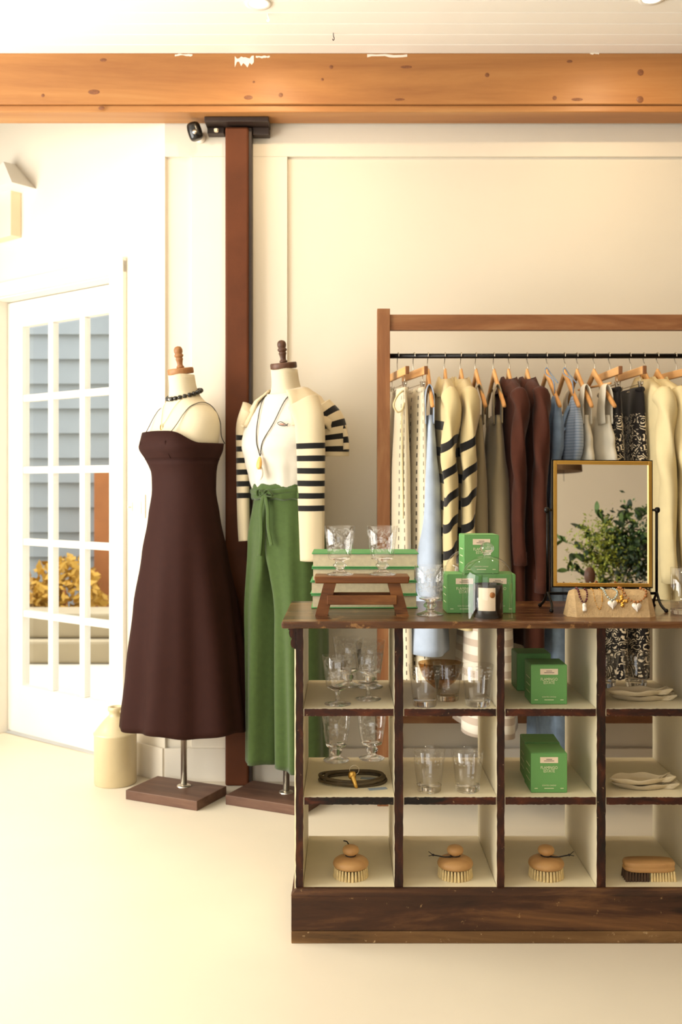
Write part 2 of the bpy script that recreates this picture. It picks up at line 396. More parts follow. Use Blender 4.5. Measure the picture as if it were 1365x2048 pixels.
def tube_rings(pts, rad, seg=8, flat=1.0, up=None):
    rings = []; n = len(pts); ref = Vector(up) if up else Vector((0, 0, 1)); prev = None
    for i, p in enumerate(pts):
        t = (pts[min(i+1, n-1)]-pts[max(i-1, 0)]).normalized()
        if up is None:
            if prev is None:
                ref = Vector((1, 0, 0)) if abs(t.z) > .9 else Vector((0, 0, 1))
                a = t.cross(ref).normalized()
            else: a = (prev-t*prev.dot(t)).normalized()
        else: a = (ref-t*ref.dot(t)).normalized()
        prev = a; bb = t.cross(a)
        r = rad(i/(n-1)) if callable(rad) else rad
        rings.append([p+a*(r*math.cos(2*PI*k/seg))+bb*(r*flat*math.sin(2*PI*k/seg)) for k in range(seg)])
    return rings
def tube(name, pts, rad, mat, parent=None, seg=8, flat=1.0, up=None, smooth=True, k=6, loc=None, rot=None, cyc=False):
    pts = catmull(pts, k) if k > 1 else [Vector(p) for p in pts]
    return loft(name, tube_rings(pts, rad, seg, flat, up), mat, parent, loc, rot, smooth=smooth)
def sup(t, hx, hy, n=2):
    c, s = math.cos(t), math.sin(t)
    return (hx*math.copysign(abs(c)**(2/n), c), hy*math.copysign(abs(s)**(2/n), s))
def sm(t): t = max(0, min(1, t)); return t*t*(3-2*t)
def rows(tab, z):
    # interpolate a table of (z, a, b, ...) sorted from high z to low z
    if z >= tab[0][0]: return tab[0][1:]
    for a, b in zip(tab, tab[1:]):
        if b[0] <= z <= a[0]:
            f = sm((a[0]-z)/(a[0]-b[0]))*.5+.5*(a[0]-z)/(a[0]-b[0]); return tuple(x+(y-x)*f for x, y in zip(a[1:], b[1:]))
    return tab[-1][1:]
def copy_tree(o, parent=None):
    c = o.copy(); COL.objects.link(c); c.parent = parent
    for ch in list(o.children): copy_tree(ch, c)
    return c
_txt = {}
def text_mesh(s, size, sx=1.0, bold=0.0, spacing=1.0):
    key = (s, size, sx, bold, spacing)
    if key in _txt: return _txt[key]
    cu = bpy.data.curves.new('lettering', 'FONT'); cu.body = s; cu.size = size; cu.align_x = 'CENTER'; cu.align_y = 'CENTER'
    cu.offset = bold; cu.space_character = spacing; cu.extrude = .0001; cu.resolution_u = 3
    t = bpy.data.objects.new('lettering', cu); COL.objects.link(t)
    dg = bpy.context.evaluated_depsgraph_get(); me = bpy.data.meshes.new_from_object(t.evaluated_get(dg))
    bpy.data.objects.remove(t); bpy.data.curves.remove(cu)
    for v in me.vertices: v.co = (v.co.x*sx, v.co.z, v.co.y)     # stand it up, facing -y
    _txt[key] = me
    return me
# ================================================================== THE SETTING
WY = 4.14                                   # face of the boards on the back wall
CEIL = 2.945
CRN = Vector((PX(330, WY), WY, 0))          # convex corner where the angled wall begins
U = Vector((-.791, .612, 0)).normalized()   # along the angled wall, away from the corner
NRM = Vector((-U.y, U.x, 0)); NRM = NRM if NRM.y < 0 else -NRM   # towards the room
def s_of(px, d=0):                          # distance along the angled wall of an image column, d metres behind its face
    c = CRN-NRM*d; k = (px-CX)/F
    return (c.x-k*c.y)/(k*U.y-U.x)
def aw(s, d, z): p = CRN+U*s-NRM*d; return Vector((p.x, p.y, z))
def awbox(name, s0, s1, d0, d1, z0, z1, mat, parent=None, bev=0):
    bm = bmesh.new(); add_box(bm, s0, s1, d0, d1, z0, z1, bev)
    R = Matrix(((U.x, -NRM.x, 0, CRN.x), (U.y, -NRM.y, 0, CRN.y), (0, 0, 1, 0), (0, 0, 0, 1)))
    bmesh.ops.transform(bm, matrix=R, verts=bm.verts)
    return bm_obj(name, bm, mat, parent)
far = aw(2.95, 0, 0)
fl = mesh('floor', [(-3.0, -2.4, 0), (3.0, -2.4, 0), (3.0, WY+.1, 0), (CRN.x, WY+.1, 0), (CRN.x-.2, CRN.y+.26, 0), (far.x, far.y+.05, 0), (-3.0, far.y, 0)],
          [(0, 1, 2, 3, 4, 5, 6)], 'floor_paint'); struct(fl)
# ceiling: slab plus narrow boards over the part the photograph shows
cl = box('ceiling', -3.2, 3.2, -2.6, 4.12, CEIL+.012, CEIL+.12, 'ceiling_paint'); struct(cl)
HI = 3.6
struct(box('ceiling_rear', -3.2, 3.2, 4.0, 6.25, HI, HI+.1, 'ceiling_paint')); struct(box('wall_fascia', -3.2, 3.2, 4.04, 4.118, CEIL+.1205, HI-.0005, 'wall_paint'))
bm = bmesh.new(); add_box(bm, -3.0, 3.0, -.043, .043, 0, .012, .0035); pl = None
for i in range(17):
    y = 2.62+i*.0885
    if pl is None: o = bm_obj('ceiling_board', bm, 'ceiling_paint', cl, (0, y, CEIL)); pl = o
    else: o = link('ceiling_board', pl.data, None, cl, (0, y, CEIL))
# back wall with raised boards
wb = box('wall_back', CRN.x, 3.0, WY+.014, WY+.12, 0, HI, 'wall_paint'); struct(wb)
ZT = PZ(313, WY)
x385, x575 = PX(383, WY), PX(575, WY)
box('header_board', CRN.x, 3.0, WY, WY+.016, ZT, CEIL, 'trim_paint', wb, .001)
box('stile_board', x385, x575, WY, WY+.016, .137, ZT-.0005, 'trim_paint', wb, .001)
bb = box('baseboard_back', CRN.x, 3.0, WY-.012, WY+.004, 0, .137, 'trim_paint', None, .002); struct(bb)
# angled wall on the left, with the door opening
D = .085                                    # how far the door leaf sits behind the wall face
g0, g1 = s_of(225, D), s_of(45, D)          # glazing extent along the wall
gw = (g1-g0-2*.038)/3
L0, L1 = g0-.12, g1+.125
DZ1 = 2.125
def awprism(name, pts, z0, z1, mat):
    vs = [aw(s, d, z) for z in (z0, z1) for s, d in pts]; n = len(pts)
    fs = [tuple(range(n-1, -1, -1)), tuple(range(n, 2*n))]+[(i, (i+1) % n, n+(i+1) % n, n+i) for i in range(n)]
    return mesh(name, vs, fs, mat)
struct(awprism('wall_left_pier', [(0, 0), (L0-.02, 0), (L0-.02, .13), (.02, .13)], 0, HI, 'wall_paint'))
struct(awprism('wall_left_head', [(L0-.02, 0), (L1+.02, 0), (L1+.02, .13), (L0-.02, .13)], DZ1+.03, HI, 'wall_paint'))
struct(awprism('wall_left_far', [(L1+.02, 0), (2.95, 0), (2.95, .13), (L1+.02, .13)], 0, HI, 'wall_paint'))
b2 = awbox('baseboard_left', .0, L0-.085, -.014, 0, 0, .137, 'trim_paint', None, .002); struct(b2)
b3 = awbox('baseboard_far', L1+.085, 2.95, -.014, 0, 0, .137, 'trim_paint', None, .002); struct(b3)
# casing
t1 = awbox('trim_1', L0-.08, L0+.012, -.022, .0, 0, 2.19, 'door_paint', None, .003); struct(t1)
t2 = awbox('trim_2', L1-.012, L1+.08, -.022, .0, 0, 2.19, 'door_paint', None, .003); struct(t2)
t3 = awbox('trim_3', L0-.08, L1+.08, -.024, .0, DZ1+.01, 2.2, 'door_paint', None, .003); struct(t3)
for i, (a, b_) in enumerate(((L0-.02, L0), (L1, L1+.02))):
    j = awbox('trim_%d' % (4+i), a, b_, 0, .13, 0, DZ1+.03, 'door_paint'); struct(j)
j = awbox('trim_6', L0, L1, 0, .13, DZ1+.005, DZ1+.03, 'door_paint'); struct(j)
# the glazed door: stiles, rails, muntins, fifteen panes
dr = bpy.data.objects.new('door_1', None); COL.objects.link(dr); dr['kind'] = 'structure'; dr['label'] = 'white glazed door of fifteen panes in the angled wall'
GZ0, GZ1 = .245, 2.0
rz = [GZ0+(GZ1-GZ0)*i/5 for i in range(6)]
awbox('stile', L0+.003, g0, D, D+.04, .012, DZ1, 'door_paint', dr)
awbox('stile', g1, L1-.003, D, D+.04, .012, DZ1, 'door_paint', dr)
awbox('bottom_rail', g0, g1, D, D+.04, .012, GZ0, 'door_paint', dr)
awbox('top_rail', g0, g1, D, D+.04, GZ1, DZ1, 'door_paint', dr)
for k in (1, 2):
    s = g0+k*gw+(k-.5)*.038
    awbox('muntin', s-.019, s+.019, D+.002, D+.038, GZ0, GZ1, 'door_paint', dr, .004)
for k in range(1, 5):
    awbox('muntin', g0, g1, D+.003, D+.037, rz[k]-.017, rz[k]+.017, 'door_paint', dr, .004)
for r in range(5):
    for c in range(3):
        s0 = g0+c*(gw+.038); awbox('pane', s0-.004, s0+gw+.004, D+.017, D+.021, rz[r]+.012, rz[r+1]-.012, 'pane_glass', dr)
# remaining walls of the shop (outside the picture, side walls darkened to cut bounce); window on the left, opening for the fill lamp at the rear
lw = bmesh.new()
for a in ((-3.15, -3.0, -2.55, -.6, 0, CEIL), (-3.15, -3.0, 3.8, 6.1, 0, HI), (-3.15, -3.0, -.6, 3.8, 0, .5), (-3.15, -3.0, -.6, 3.8, 2.6, CEIL)): add_box(lw, *a)
struct(bm_obj('wall_window_side', lw, 'bounce_absorber'))
rw = bmesh.new()
for a in ((-3.0, -2.4, -2.55, -2.4, 0, CEIL), (0, 3.0, -2.55, -2.4, 0, CEIL), (-2.4, 0, -2.55, -2.4, 0, .6), (-2.4, 0, -2.55, -2.4, 2.6, CEIL)): add_box(rw, *a)
struct(bm_obj('wall_rear', rw, 'wall_paint'))
struct(box('wall_right', 3.0, 3.15, -2.55, WY+.12, 0, CEIL, 'bounce_absorber'))
w1 = bpy.data.objects.new('window_1', None); COL.objects.link(w1); w1['kind'] = 'structure'
for k in range(4): box('window_mullion', -3.1, -3.04, -.6+k*1.44, -.54+k*1.44, .5, 2.6, 'trim_paint', w1)

# ================================================================== outside the door
struct(mesh('ground_outside', [(-14, 4.6, -.03), (6, 4.6, -.03), (6, 16, -.03), (-14, 16, -.03)], [(0, 1, 2, 3)], 'concrete'))
st = thing('stone_step', 'low beige stone step outside behind the glazed door', 'step', (-2.6, 7.0, -.03))
box('riser_block', -2.2, 2.2, 0, .5, 0, .16, 'stone_step', st, .02); box('upper_block', -2.2, 2.2, .12, .5, .162, .34, 'stone_step', st, .02)
nb = thing('clapboard_house', 'blue-grey clapboard house seen through the glazed door', 'building', (-2.8, 8.6, -.03))
bm = bmesh.new()
vs = [(-2.6, -.03, 0), (2.6, -.03, 0), (2.6, .012, .225), (-2.6, .012, .225), (-2.6, .05, 0), (2.6, .05, 0), (2.6, .05, .225), (-2.6, .05, .225)]
fs = [(0, 1, 2, 3), (4, 7, 6, 5), (0, 4, 5, 1), (3, 2, 6, 7), (0, 3, 7, 4), (1, 5, 6, 2)]
c0 = mesh('clapboard', vs, fs, 'clapboard', nb, (0, 0, 0))
for i in range(1, 17): link('clapboard', c0.data, None, nb, (0, 0, i*.212))
box('backing', -2.6, 2.6, .051, .2, 0, 3.6, 'clapboard', nb)
box('corner_post', .72, .92, -.34, -.05, .0, 1.36, 'orange_wood', nb)
def bush(name, label, loc, r, leaf, n, blob, seed, fl=None):
    rnd = random.Random(seed); t = thing(name, label, 'shrub', loc)
    tube('stem', [(0, 0, 0), (.02, 0, r*.8), (0, .02, r*1.3)], .02, 'orange_wood', t)
    vs, fs = [], []
    for i in range(n):
        d = Vector((rnd.gauss(0, 1), rnd.gauss(0, 1), rnd.gauss(0, 1))).normalized()*r*rnd.uniform(.55, 1)
        c = Vector((d.x, d.y, d.z*1.05+r*1.15)); a = Vector((rnd.gauss(0, 1), rnd.gauss(0, 1), rnd.gauss(0, 1))).normalized(); b_ = a.orthogonal().normalized()
        k = len(vs); s = blob*rnd.uniform(.6, 1.2)
        vs += [c-a*s, c+b_*s*.5, c+a*s, c-b_*s*.5]; fs.append((k, k+1, k+2, k+3))
    o = mesh('foliage', vs, fs, leaf, t); o['kind'] = 'stuff'
    return t
bush('flowering_shrub', 'yellow flowering shrub behind the middle panes of the glazed door', (-2.20, 7.78, -.03), .33, 'flower_yellow', 700, .05, 3)
bush('flowering_shrub', 'paler yellow shrub low behind the left panes of the door', (-2.47, 7.70, -.03), .24, 'flower_yellow', 500, .045, 4)

# ================================================================== beam, column, fixtures
BY0, BY1, BZ = 3.98, 4.12, 2.7145
bmo = thing('ceiling_beam', 'long honey-coloured timber beam under the ceiling', 'beam', (0, 4.05, BZ))
bm = bmesh.new(); add_box(bm, -3.0, 3.0, BY0-4.05, BY1-4.05, .028, CEIL-BZ, .003); bm_obj('beam_body', bm, 'beam_wood', bmo)
box('beam_strip', -3.0, 3.0, BY0-4.05+.012, BY1-4.05, 0, .0275, 'beam_wood', bmo, .004)
def knot(px, py, r, rx=1.0):
    lathe('knot', [(0, .0012), (r*.55, .001), (r, 0)], 'knot_wood', bmo, (PX(px, BY0), BY0-4.05-.0002, PZ(py, BY0)-BZ), (PI/2, 0, 0), 14, sx=rx)
plain('knot_wood', '#7d4c2a', .5, var=.25, vs=120)
plain('paint_fleck', '#f0e8d8', .7)
for a in ((975, 150, .009, 1), (1282, 145, .013, 1), (1281, 199, .014, 1), (663, 134, .008, 1), (645, 159, .006, 1), (562, 190, .009, 1), (497, 195, .009, 2), (188, 184, .010, 2.4), (207, 120, .007, 2),
          (813, 134, .006, 4), (800, 199, .005, 4), (1110, 196, .009, 1), (1155, 199, .006, 4), (508, 164, .005, 1), (1140, 123, .006, 2), (203, 216, .008, 1.6), (86, 191, .007, 1)): knot(*a)
def fleck(px0, px1, py0, py1, seed):
    rnd = random.Random(seed); n = 9; top = [(px0+(px1-px0)*i/n, py0+rnd.uniform(-.15, .25)*(py1-py0)) for i in range(n+1)]
    bot = [(px0+(px1-px0)*i/n, py1-rnd.uniform(-.1, .55)*(py1-py0)) for i in range(n, -1, -1)]
    pts = [(PX(x, BY0), BY0-4.05-.0008, PZ(y, BY0)-BZ) for x, y in top+bot]
    n2 = len(pts); bk = [(p[0], p[1]+.002, p[2]) for p in pts]
    mesh('paint_fleck', pts+bk, [tuple(range(n2)), tuple(range(2*n2-1, n2-1, -1))]+[(i, i+n2, (i+1) % n2+n2, (i+1) % n2) for i in range(n2)], 'paint_fleck', bmo)
fleck(470, 508, 114, 133, 1); fleck(350, 385, 108, 113, 2); fleck(512, 540, 112, 117, 3); fleck(735, 815, 109, 115, 4); fleck(1180, 1200, 103, 109, 5)
cm = thing('steel_column', 'rust-brown steel column carrying the timber beam', 'column', (PX(474, 4.07), 4.105, 0))
hw = (PX(497, 4.07)-PX(450, 4.07))/2
box('shaft', -hw, hw, -.035, .034, 0, BZ-.03, 'column_steel', cm, .008)
box('shaft_flange', hw-.012, hw+.012, -.022, .034, 0, BZ-.03, 'plate_steel', cm, .002)
box('cap_plate', -.128, .132, -.07, .034, BZ-.022, BZ-.001, 'plate_steel', cm, .003)
box('gusset', -.124, -.055, -.01, .034, BZ-.05, BZ-.0225, 'plate_steel', cm, .003)
box('gusset', .062, .13, -.01, .034, BZ-.055, BZ-.0225, 'plate_steel', cm, .003)
lathe('bolt', [(0, .012), (.008, .012), (.01, 0)], 'sconce_beige', cm, (-.085, -.025, BZ-.036), (PI, 0, 0), 6, False)
# security camera
scm = thing('security_camera', 'small black security camera on white mount beside the column top', 'camera', (PX(392, 4.1), WY-.001, PZ(268, 4.1)))
lathe('mount', [(.0, 0), (.022, 0), (.02, .01), (.009, .014), (.008, .05), (0, .05)], 'light_plastic', scm, (.014, 0, -.004), (PI/2, 0, 0), 20)
h = lathe('housing', smooth_prof([(0, -.036), (.022, -.036), (.029, -.02), (.029, .02), (.022, .036), (0, .036)], 2), 'black_plastic', scm, (0, -.068, 0), (math.radians(6), math.radians(-16), 0), 24)
lathe('lens', [(0, .004), (.008, .004), (.009, 0)], 'chrome', scm, (.004, -.0985, -.012), (PI/2, 0, 0), 16)
# switch plate and sensor on the angled wall
sp = thing('light_switch', 'white light switch plate on the angled wall beside the dress', 'switch')
sA = s_of(281, 0); awbox('plate', sA-.035, sA+.035, -.007, 0, PZ(1036, 4.25), PZ(998, 4.25)+.02, 'light_plastic', sp, .003)
awbox('rocker', sA-.014, sA+.014, -.011, -.0072, PZ(1028, 4.25), PZ(1002, 4.25), 'light_plastic', sp, .002)
sp2 = thing('key_hook', 'little metal hook on the angled wall left of the switch', 'hook')
sB = s_of(263, 0); awbox('back_plate', sB-.008, sB+.008, -.004, 0, PZ(1022, 4.3), PZ(1004, 4.3), 'light_plastic', sp2, .001); awbox('hook_arm', sB-.003, sB+.003, -.02, -.0042, PZ(1016, 4.3), PZ(1012, 4.3), 'light_plastic', sp2, .001)
# wall sconce at the left edge
sc = thing('wall_sconce', 'wall sconce with white slanted shade at left picture edge', 'lamp')
sS = s_of(-4, 0)
p0, p1 = s_of(22, .0), s_of(22, 0)+.3
awbox('back_box', s_of(21, -.06), s_of(21, -.06)+.22, -.06, 0, PZ(470, 4.7), PZ(378, 4.7), 'sconce_beige', sc, .004)
ztop, zbot = PZ(328, 4.7), PZ(380, 4.7); a0, a1 = s_of(24, -.13), s_of(8, -.08)
c_ = a0+.16
vs = [aw(a0, 0, zbot), aw(a0, -.13, zbot), aw(2*c_-a0, -.13, zbot), aw(2*c_-a0, 0, zbot), aw(a1+.02, 0, ztop+.02), aw(a1+.02, -.07, ztop+.02), aw(2*c_-a1-.02, -.07, ztop+.02), aw(2*c_-a1-.02, 0, ztop+.02)]
mesh('shade', vs, [(0, 1, 2, 3), (4, 7, 6, 5), (0, 4, 5, 1), (1, 5, 6, 2), (2, 6, 7, 3), (0, 3, 7, 4)], 'sconce_white', sc)
# ceiling downlights and small ceiling hooks
def lamp_under(d):
    l = light('downlight_lamp', 'AREA', (0, 0, -.006), (0, 0, 0), 5.5, (1.0, .74, .44), .06, .06); l.data.shape = 'DISK'; l.parent = d
for i, (px, py, lab) in enumerate(((517, 6, 'round recessed downlight glowing in the ceiling above the column'), (1305, -4, 'recessed ceiling downlight at the top right picture edge'))):
    Y = (CEIL-CAM_H)*F/(CY-py); d = thing('recessed_downlight', lab, 'light', (PX(px, Y), Y, CEIL-.001), 0, 'downlights in the ceiling')
    lathe('trim_ring', [(.032, -.001), (.046, -.005), (.047, 0)], 'ceiling_paint', d); lathe('lens', [(0, -.002), (.033, -.002)], 'lamp_glow', d); lamp_under(d)
for x, y, lab in ((1.5, 2.0, 'over the right end of the counter'), (2.3, 3.1, 'near the right wall'), (1.5, .3, 'over the bouquet table')):  # three unseen downlights added to brighten the right side of the room
    d = thing('recessed_downlight', 'added fill downlight '+lab, 'light', (x, y, CEIL-.001+.012), 0, 'downlights in the ceiling')
    lathe('trim_ring', [(.032, -.001), (.046, -.005), (.047, 0)], 'ceiling_paint', d); lathe('lens', [(0, -.002), (.033, -.002)], 'lamp_glow', d); lamp_under(d)
for px, py, lab in ((667, 66, 'tiny dark hook hanging from the ceiling boards'), (536, 28, 'tiny pale cord hanging from the ceiling near the downlight')):
    Y = (CEIL-CAM_H)*F/(CY-py); t = tube('ceiling_hook', [(0, 0, 0), (.001, 0, -.012), (.004, 0, -.022), (0, 0, -.028), (-.003, 0, -.022)], .0016, 'black_metal' if px == 667 else 'ceiling_paint', None, 6, loc=(PX(px, Y), Y, CEIL)); tag(t, lab, 'hook')

# ================================================================== THE COUNTER (old shop shelving, open front and back)
CF, CB = 2.70, 3.10            # front and back of the pigeon holes
ZS = [.1405, .3835, .6225]     # tops of the three shelf boards
ct = thing('display_counter', 'old dark wood shop counter with cream pigeonholes', 'counter', (.5, 2.9, 0))
def cb(name, x0, x1, y0, y1, z0, z1, mat, bev=0, parent=None): return box(name, x0-.5, x1-.5, y0-2.9, y1-2.9, z0, z1, mat, parent or ct, bev)
XD = [(-.135, -.115), (.132, .155), (.409, .429), (.679, .702), (.951, .974), (1.222, 1.244)]
TOPZ = .867
top = cb('counter_top', -.170, 1.30, 2.637, 3.105, TOPZ-.019, TOPZ, 'counter_top', .005)
def rough_edge(name, a, b, w0, w1, axis, seed, mat, y):
    # a worn front edge strip with slightly uneven outline
    rnd = random.Random(seed); n = 48; A, B = [], []
    for i in range(n+1):
        t = a+(b-a)*i/n; j0 = w0+rnd.uniform(-.0007, .0007); j1 = w1+rnd.uniform(-.0007, .0007)
        A.append((j0, t) if axis == 'v' else (t, j0)); B.append((j1, t) if axis == 'v' else (t, j1))
    pts = A+B[::-1]; m_ = len(pts)
    vs = [(p[0]-.5, y-2.9, p[1]) for p in pts]+[(p[0]-.5, y+.004-2.9, p[1]) for p in pts]
    fs = [(i, i+1, 2*n-i, 2*n+1-i) for i in range(n)]+[(m_+2*n+1-i, m_+2*n-i, m_+i+1, m_+i) for i in range(n)]
    fs += [(i, i+m_, (i+1) % m_+m_, (i+1) % m_) for i in range(m_)]
    return vs, fs
sd = 0
for i, (a, b_) in enumerate(XD):
    d = cb('divider', a+.0008, b_-.0008, CF+.004, CB, .12, TOPZ-.019, 'cream_paint')
    vs, fs = rough_edge('divider_edge', .1405, TOPZ-.019, a, b_, 'v', 40+i, 'counter_edge_v', CF); mesh('divider_edge', vs, fs, 'counter_edge_v', d)
for r, z in enumerate(ZS):
    th = .020 if r else .02
    for i in range(5):
        a, b_ = XD[i][1], XD[i+1][0]
        s_ = cb('shelf_board', a+.0003, b_-.0003, CF+.004, CB-.004, z-th, z, 'cream_paint')
        if r:
            vs, fs = rough_edge('shelf_edge', a+.003, b_-.003, z-.0195, z-.0005, 'h', 80+10*r+i, '', CF+.001); mesh('shelf_edge', vs, fs, 'counter_edge_h', s_)
cb('outer_side', XD[0][0]-.004, XD[0][0]+.0005, CF+.01, CB, .12, TOPZ-.019, 'cream_paint')
cb('plinth_front', -.146, 1.26, 2.677, 2.70, .0335, .128, 'plinth_wood', .0015)
cb('plinth_skirting', -.146, 1.26, 2.6765, 2.70, .0, .0325, 'skirting_wood', .0015)
cb('plinth_end', -.146, -.12, 2.7002, CB, .0, .128, 'plinth_wood', .002)
cb('plinth_end', 1.235, 1.26, 2.7002, CB, .0, .128, 'plinth_wood', .002)
cb('plinth_back', -.119, 1.234, CB-.03, CB-.001, .0, .12, 'plinth_wood', .002)
bm = bmesh.new()
vs = [(-.1465-.5, 2.676-2.9, .1281), (-.132-.5, 2.692-2.9, .1405), (-.132-.5, 2.704-2.9, .1405), (-.1465-.5, 2.704-2.9, .1281)]
vs2 = [(1.262-.5, 2.676-2.9, .1281), (1.262-.5, 2.692-2.9, .1405), (1.262-.5, 2.704-2.9, .1405), (1.262-.5, 2.704-2.9, .1281)]
mesh('plinth_moulding', vs+vs2, [(0, 1, 2, 3), (7, 6, 5, 4), (0, 4, 5, 1), (1, 5, 6, 2), (2, 6, 7, 3), (3, 7, 4, 0)], 'plinth_wood', ct)
# scrolled bracket under the top, at the left end
out = [(0, 0), (-.020, 0), (-.020, -.012), (-.017, -.013), (-.0185, -.02), (-.016, -.03), (-.010, -.036), (-.0135, -.043), (-.014, -.052), (-.010, -.060), (-.002, -.064), (0, -.064)]
n = len(out); vs = [(x-.1355-.5, y-2.9, TOPZ-.0192+z) for y in (CF+.004, CF+.03) for x, z in out]
mesh('bracket', vs, [tuple(range(n)), tuple(range(2*n-1, n-1, -1))]+[(i, i+n, (i+1) % n+n, (i+1) % n) for i in range(n)], 'counter_edge_v', ct)
# ================================================================== THINGS ON THE COUNTER
def onY(py, z): return (CAM_H-z)*F/(py-CY)
# ---- wooden riser
RY = 2.79; rs = thing('wooden_riser', 'small reddish wooden riser stool on the counter', 'riser', (PX(724, RY), RY, TOPZ))
hwid = .131; RH = PZ(1153, 2.745)-TOPZ
bm = bmesh.new(); add_box(bm, -hwid, hwid, -.048, .048, RH-.019, RH, .003)
for v in bm.verts:
    if v.co.z < RH-.01: v.co.x *= .985
bm_obj('riser_top', bm, 'stool_wood', rs)
for sx in (-1, 1):
    for sy in (-1, 1):
        x0, x1 = .085*sx, .113*sx; y = .030*sy
        vs = []
        for z, xc in ((0, .112*sx), (RH-.0195, .088*sx)):
            for dx, dy in ((-.017, -.013), (.017, -.013), (.017, .013), (-.017, .013)): vs.append((xc+dx, y+dy, z))
        mesh('leg', vs, [(0, 1, 2, 3), (7, 6, 5, 4), (0, 4, 5, 1), (1, 5, 6, 2), (2, 6, 7, 3), (3, 7, 4, 0)], 'stool_wood', rs)
    
box('stretcher', -.096, .096, -.052, -.0435, .032, .058, 'stool_wood', rs, .002)
box('stretcher', -.096, .096, .0435, .050, .032, .056, 'stool_wood', rs, .002)
for sx in (-1, 1): box('side_rail', .100*sx-.008, .100*sx+.008, -.0175, .0175, .035, .055, 'stool_wood', rs, .002)
# ---- stack of green books
BYF = 2.916; zb = TOPZ+.0005
bks = [('bottom', 623, 836, .0405), ('second from bottom', 621, 835, .0385), ('third from bottom', 624, 832, .0395), ('topmost', 624, 838, .0435)]
for i, (nm, a, b_, h) in enumerate(bks):
    xa, xb = PX(a, BYF), PX(b_, BYF); w = xb-xa; dp = .176
    bk = thing('green_book', '%s large book with green cover in the stack behind the riser' % nm, 'book', ((xa+xb)/2, BYF+.003*(i % 2), zb), math.radians((.4, -.3, .3, -.2)[i]), 'stacked green books')
    box('lower_cover', -w/2, w/2, 0, dp, 0, .003, 'book_green', bk, .0006); box('upper_cover', -w/2, w/2, 0, dp, h-.0045, h-.001, 'book_green', bk, .0006)
    bm = bmesh.new()
    add_box(bm, -w/2+.004, w/2-.004, .004, dp-.006, .0031, h-.0046); bm_obj('page_block', bm, 'page_paper', bk) if 'page_paper' in M else None
    box('spine', -w/2, w/2, dp+.0002, dp+.003, 0, h-.001, 'book_green', bk, .0006)
    zb += h
# ---- glassware
gob_prof = smooth_prof([(.0, .0035), (.0, .0), (.0365, .0)], 0)+[(.038, .0025), (.030, .005), (.016, .010), (.011, .015), (.012, .019), (.018, .023), (.0185, .029), (.013, .034), (.0125, .037), (.018, .0405), (.030, .044), (.0325, .050), (.0365, .080), (.0445, .136), (.0435, .1365), (.042, .135), (.0340, .080), (.0305, .055), (.026, .0495), (0, .049)]
thin_prof = [(0, 0), (.036, 0), (.037, .0015), (.024, .004), (.008, .007), (.0055, .014), (.0075, .017), (.0055, .020), (.0055, .028), (.0085, .031), (.006, .034), (.014, .038), (.029, .046), (.033, .056), (.0375, .085), (.0435, .134), (.0428, .1345), (.0418, .133), (.0355, .085), (.031, .058), (.025, .049), (0, .046)]
tum_prof = [(0, 0), (.030, 0), (.0315, .002), (.0345, .03), (.0435, .108), (.0428, .1088), (.0418, .108), (.0328, .030), (.0305, .016), (0, .015)]
protos = {}
def glass(kind, loc, label, group, sc=1.0, rz=0):
    if kind not in protos:
        prof, mt = {'goblet': (gob_prof, 'goblet_glass'), 'wine': (thin_prof, 'goblet_glass'), 'tumbler': (tum_prof, 'tumbler_glass')}[kind]
        o = lathe({'goblet': 'glass_goblet', 'wine': 'glass_goblet', 'tumbler': 'glass_tumbler'}[kind], prof, mt, None, seg=40); protos[kind] = o
    else:
        o = protos[kind].copy(); COL.objects.link(o)
    o.location = loc; o.scale = (sc, sc, sc); o.rotation_euler = (0, 0, rz)
    tag(o, label, 'glass', group); return o
RT = TOPZ+RH
glass('goblet', (PX(680, 2.795), 2.795, RT+.0004), 'etched glass goblet standing on the left half of the wooden riser', 'goblets on the riser')
glass('goblet', (PX(765, 2.795), 2.795, RT+.0004), 'etched glass goblet standing on the right half of the wooden riser', 'goblets on the riser', rz=1)
glass('goblet', (PX(861, 2.775), 2.775, TOPZ+.0004), 'etched glass goblet on the counter between riser and green boxes', None, rz=2)
T2, T1 = ZS[2], ZS[1]
Y = onY(1408, T2); glass('wine', (PX(676, Y), Y, T2+.0004), 'thin-stemmed etched goblet at the front left of the top left pigeonhole', 'goblets in the left pigeonholes')
Y = onY(1398, T2); glass('wine', (PX(737, Y), Y, T2+.0004), 'thin-stemmed etched goblet at the front right of the top left pigeonhole', 'goblets in the left pigeonholes', rz=1)
Y = onY(1372, T2); glass('goblet', (PX(697, Y), Y, T2+.0004), 'knob-stemmed goblet at the back, tallest in the top left pigeonhole', 'goblets in the left pigeonholes', 1.06)
Y = onY(1374, T2); glass('goblet', (PX(741, Y), Y, T2+.0004), 'knob-stemmed goblet behind the right goblet in the top left pigeonhole', 'goblets in the left pigeonholes', 1.02)
Y = onY(1521, T1); glass('goblet', (PX(673, Y), Y, T1+.0004), 'etched goblet behind the coiled cord, left of two', 'goblets in the left pigeonholes', 1.04)
Y = onY(1517, T1); glass('goblet', (PX(744, Y), Y, T1+.0004), 'etched goblet behind the coiled cord, right of two', 'goblets in the left pigeonholes', 1.04, 1)
Y = onY(1411, T2); glass('tumbler', (PX(850, Y), Y, T2+.0004), 'dotted glass tumbler, left of three before the smoky bowl', 'tumblers in the second column', 1.03)
Y = onY(1400, T2); glass('tumbler', (PX(896, Y), Y, T2+.0004), 'dotted glass tumbler, middle of three before the smoky bowl', 'tumblers in the second column', .97, 1)
Y = onY(1411, T2); glass('tumbler', (PX(956, Y), Y, T2+.0004), 'dotted glass tumbler, right of three, against the divider', 'tumblers in the second column', 1.03, 2)
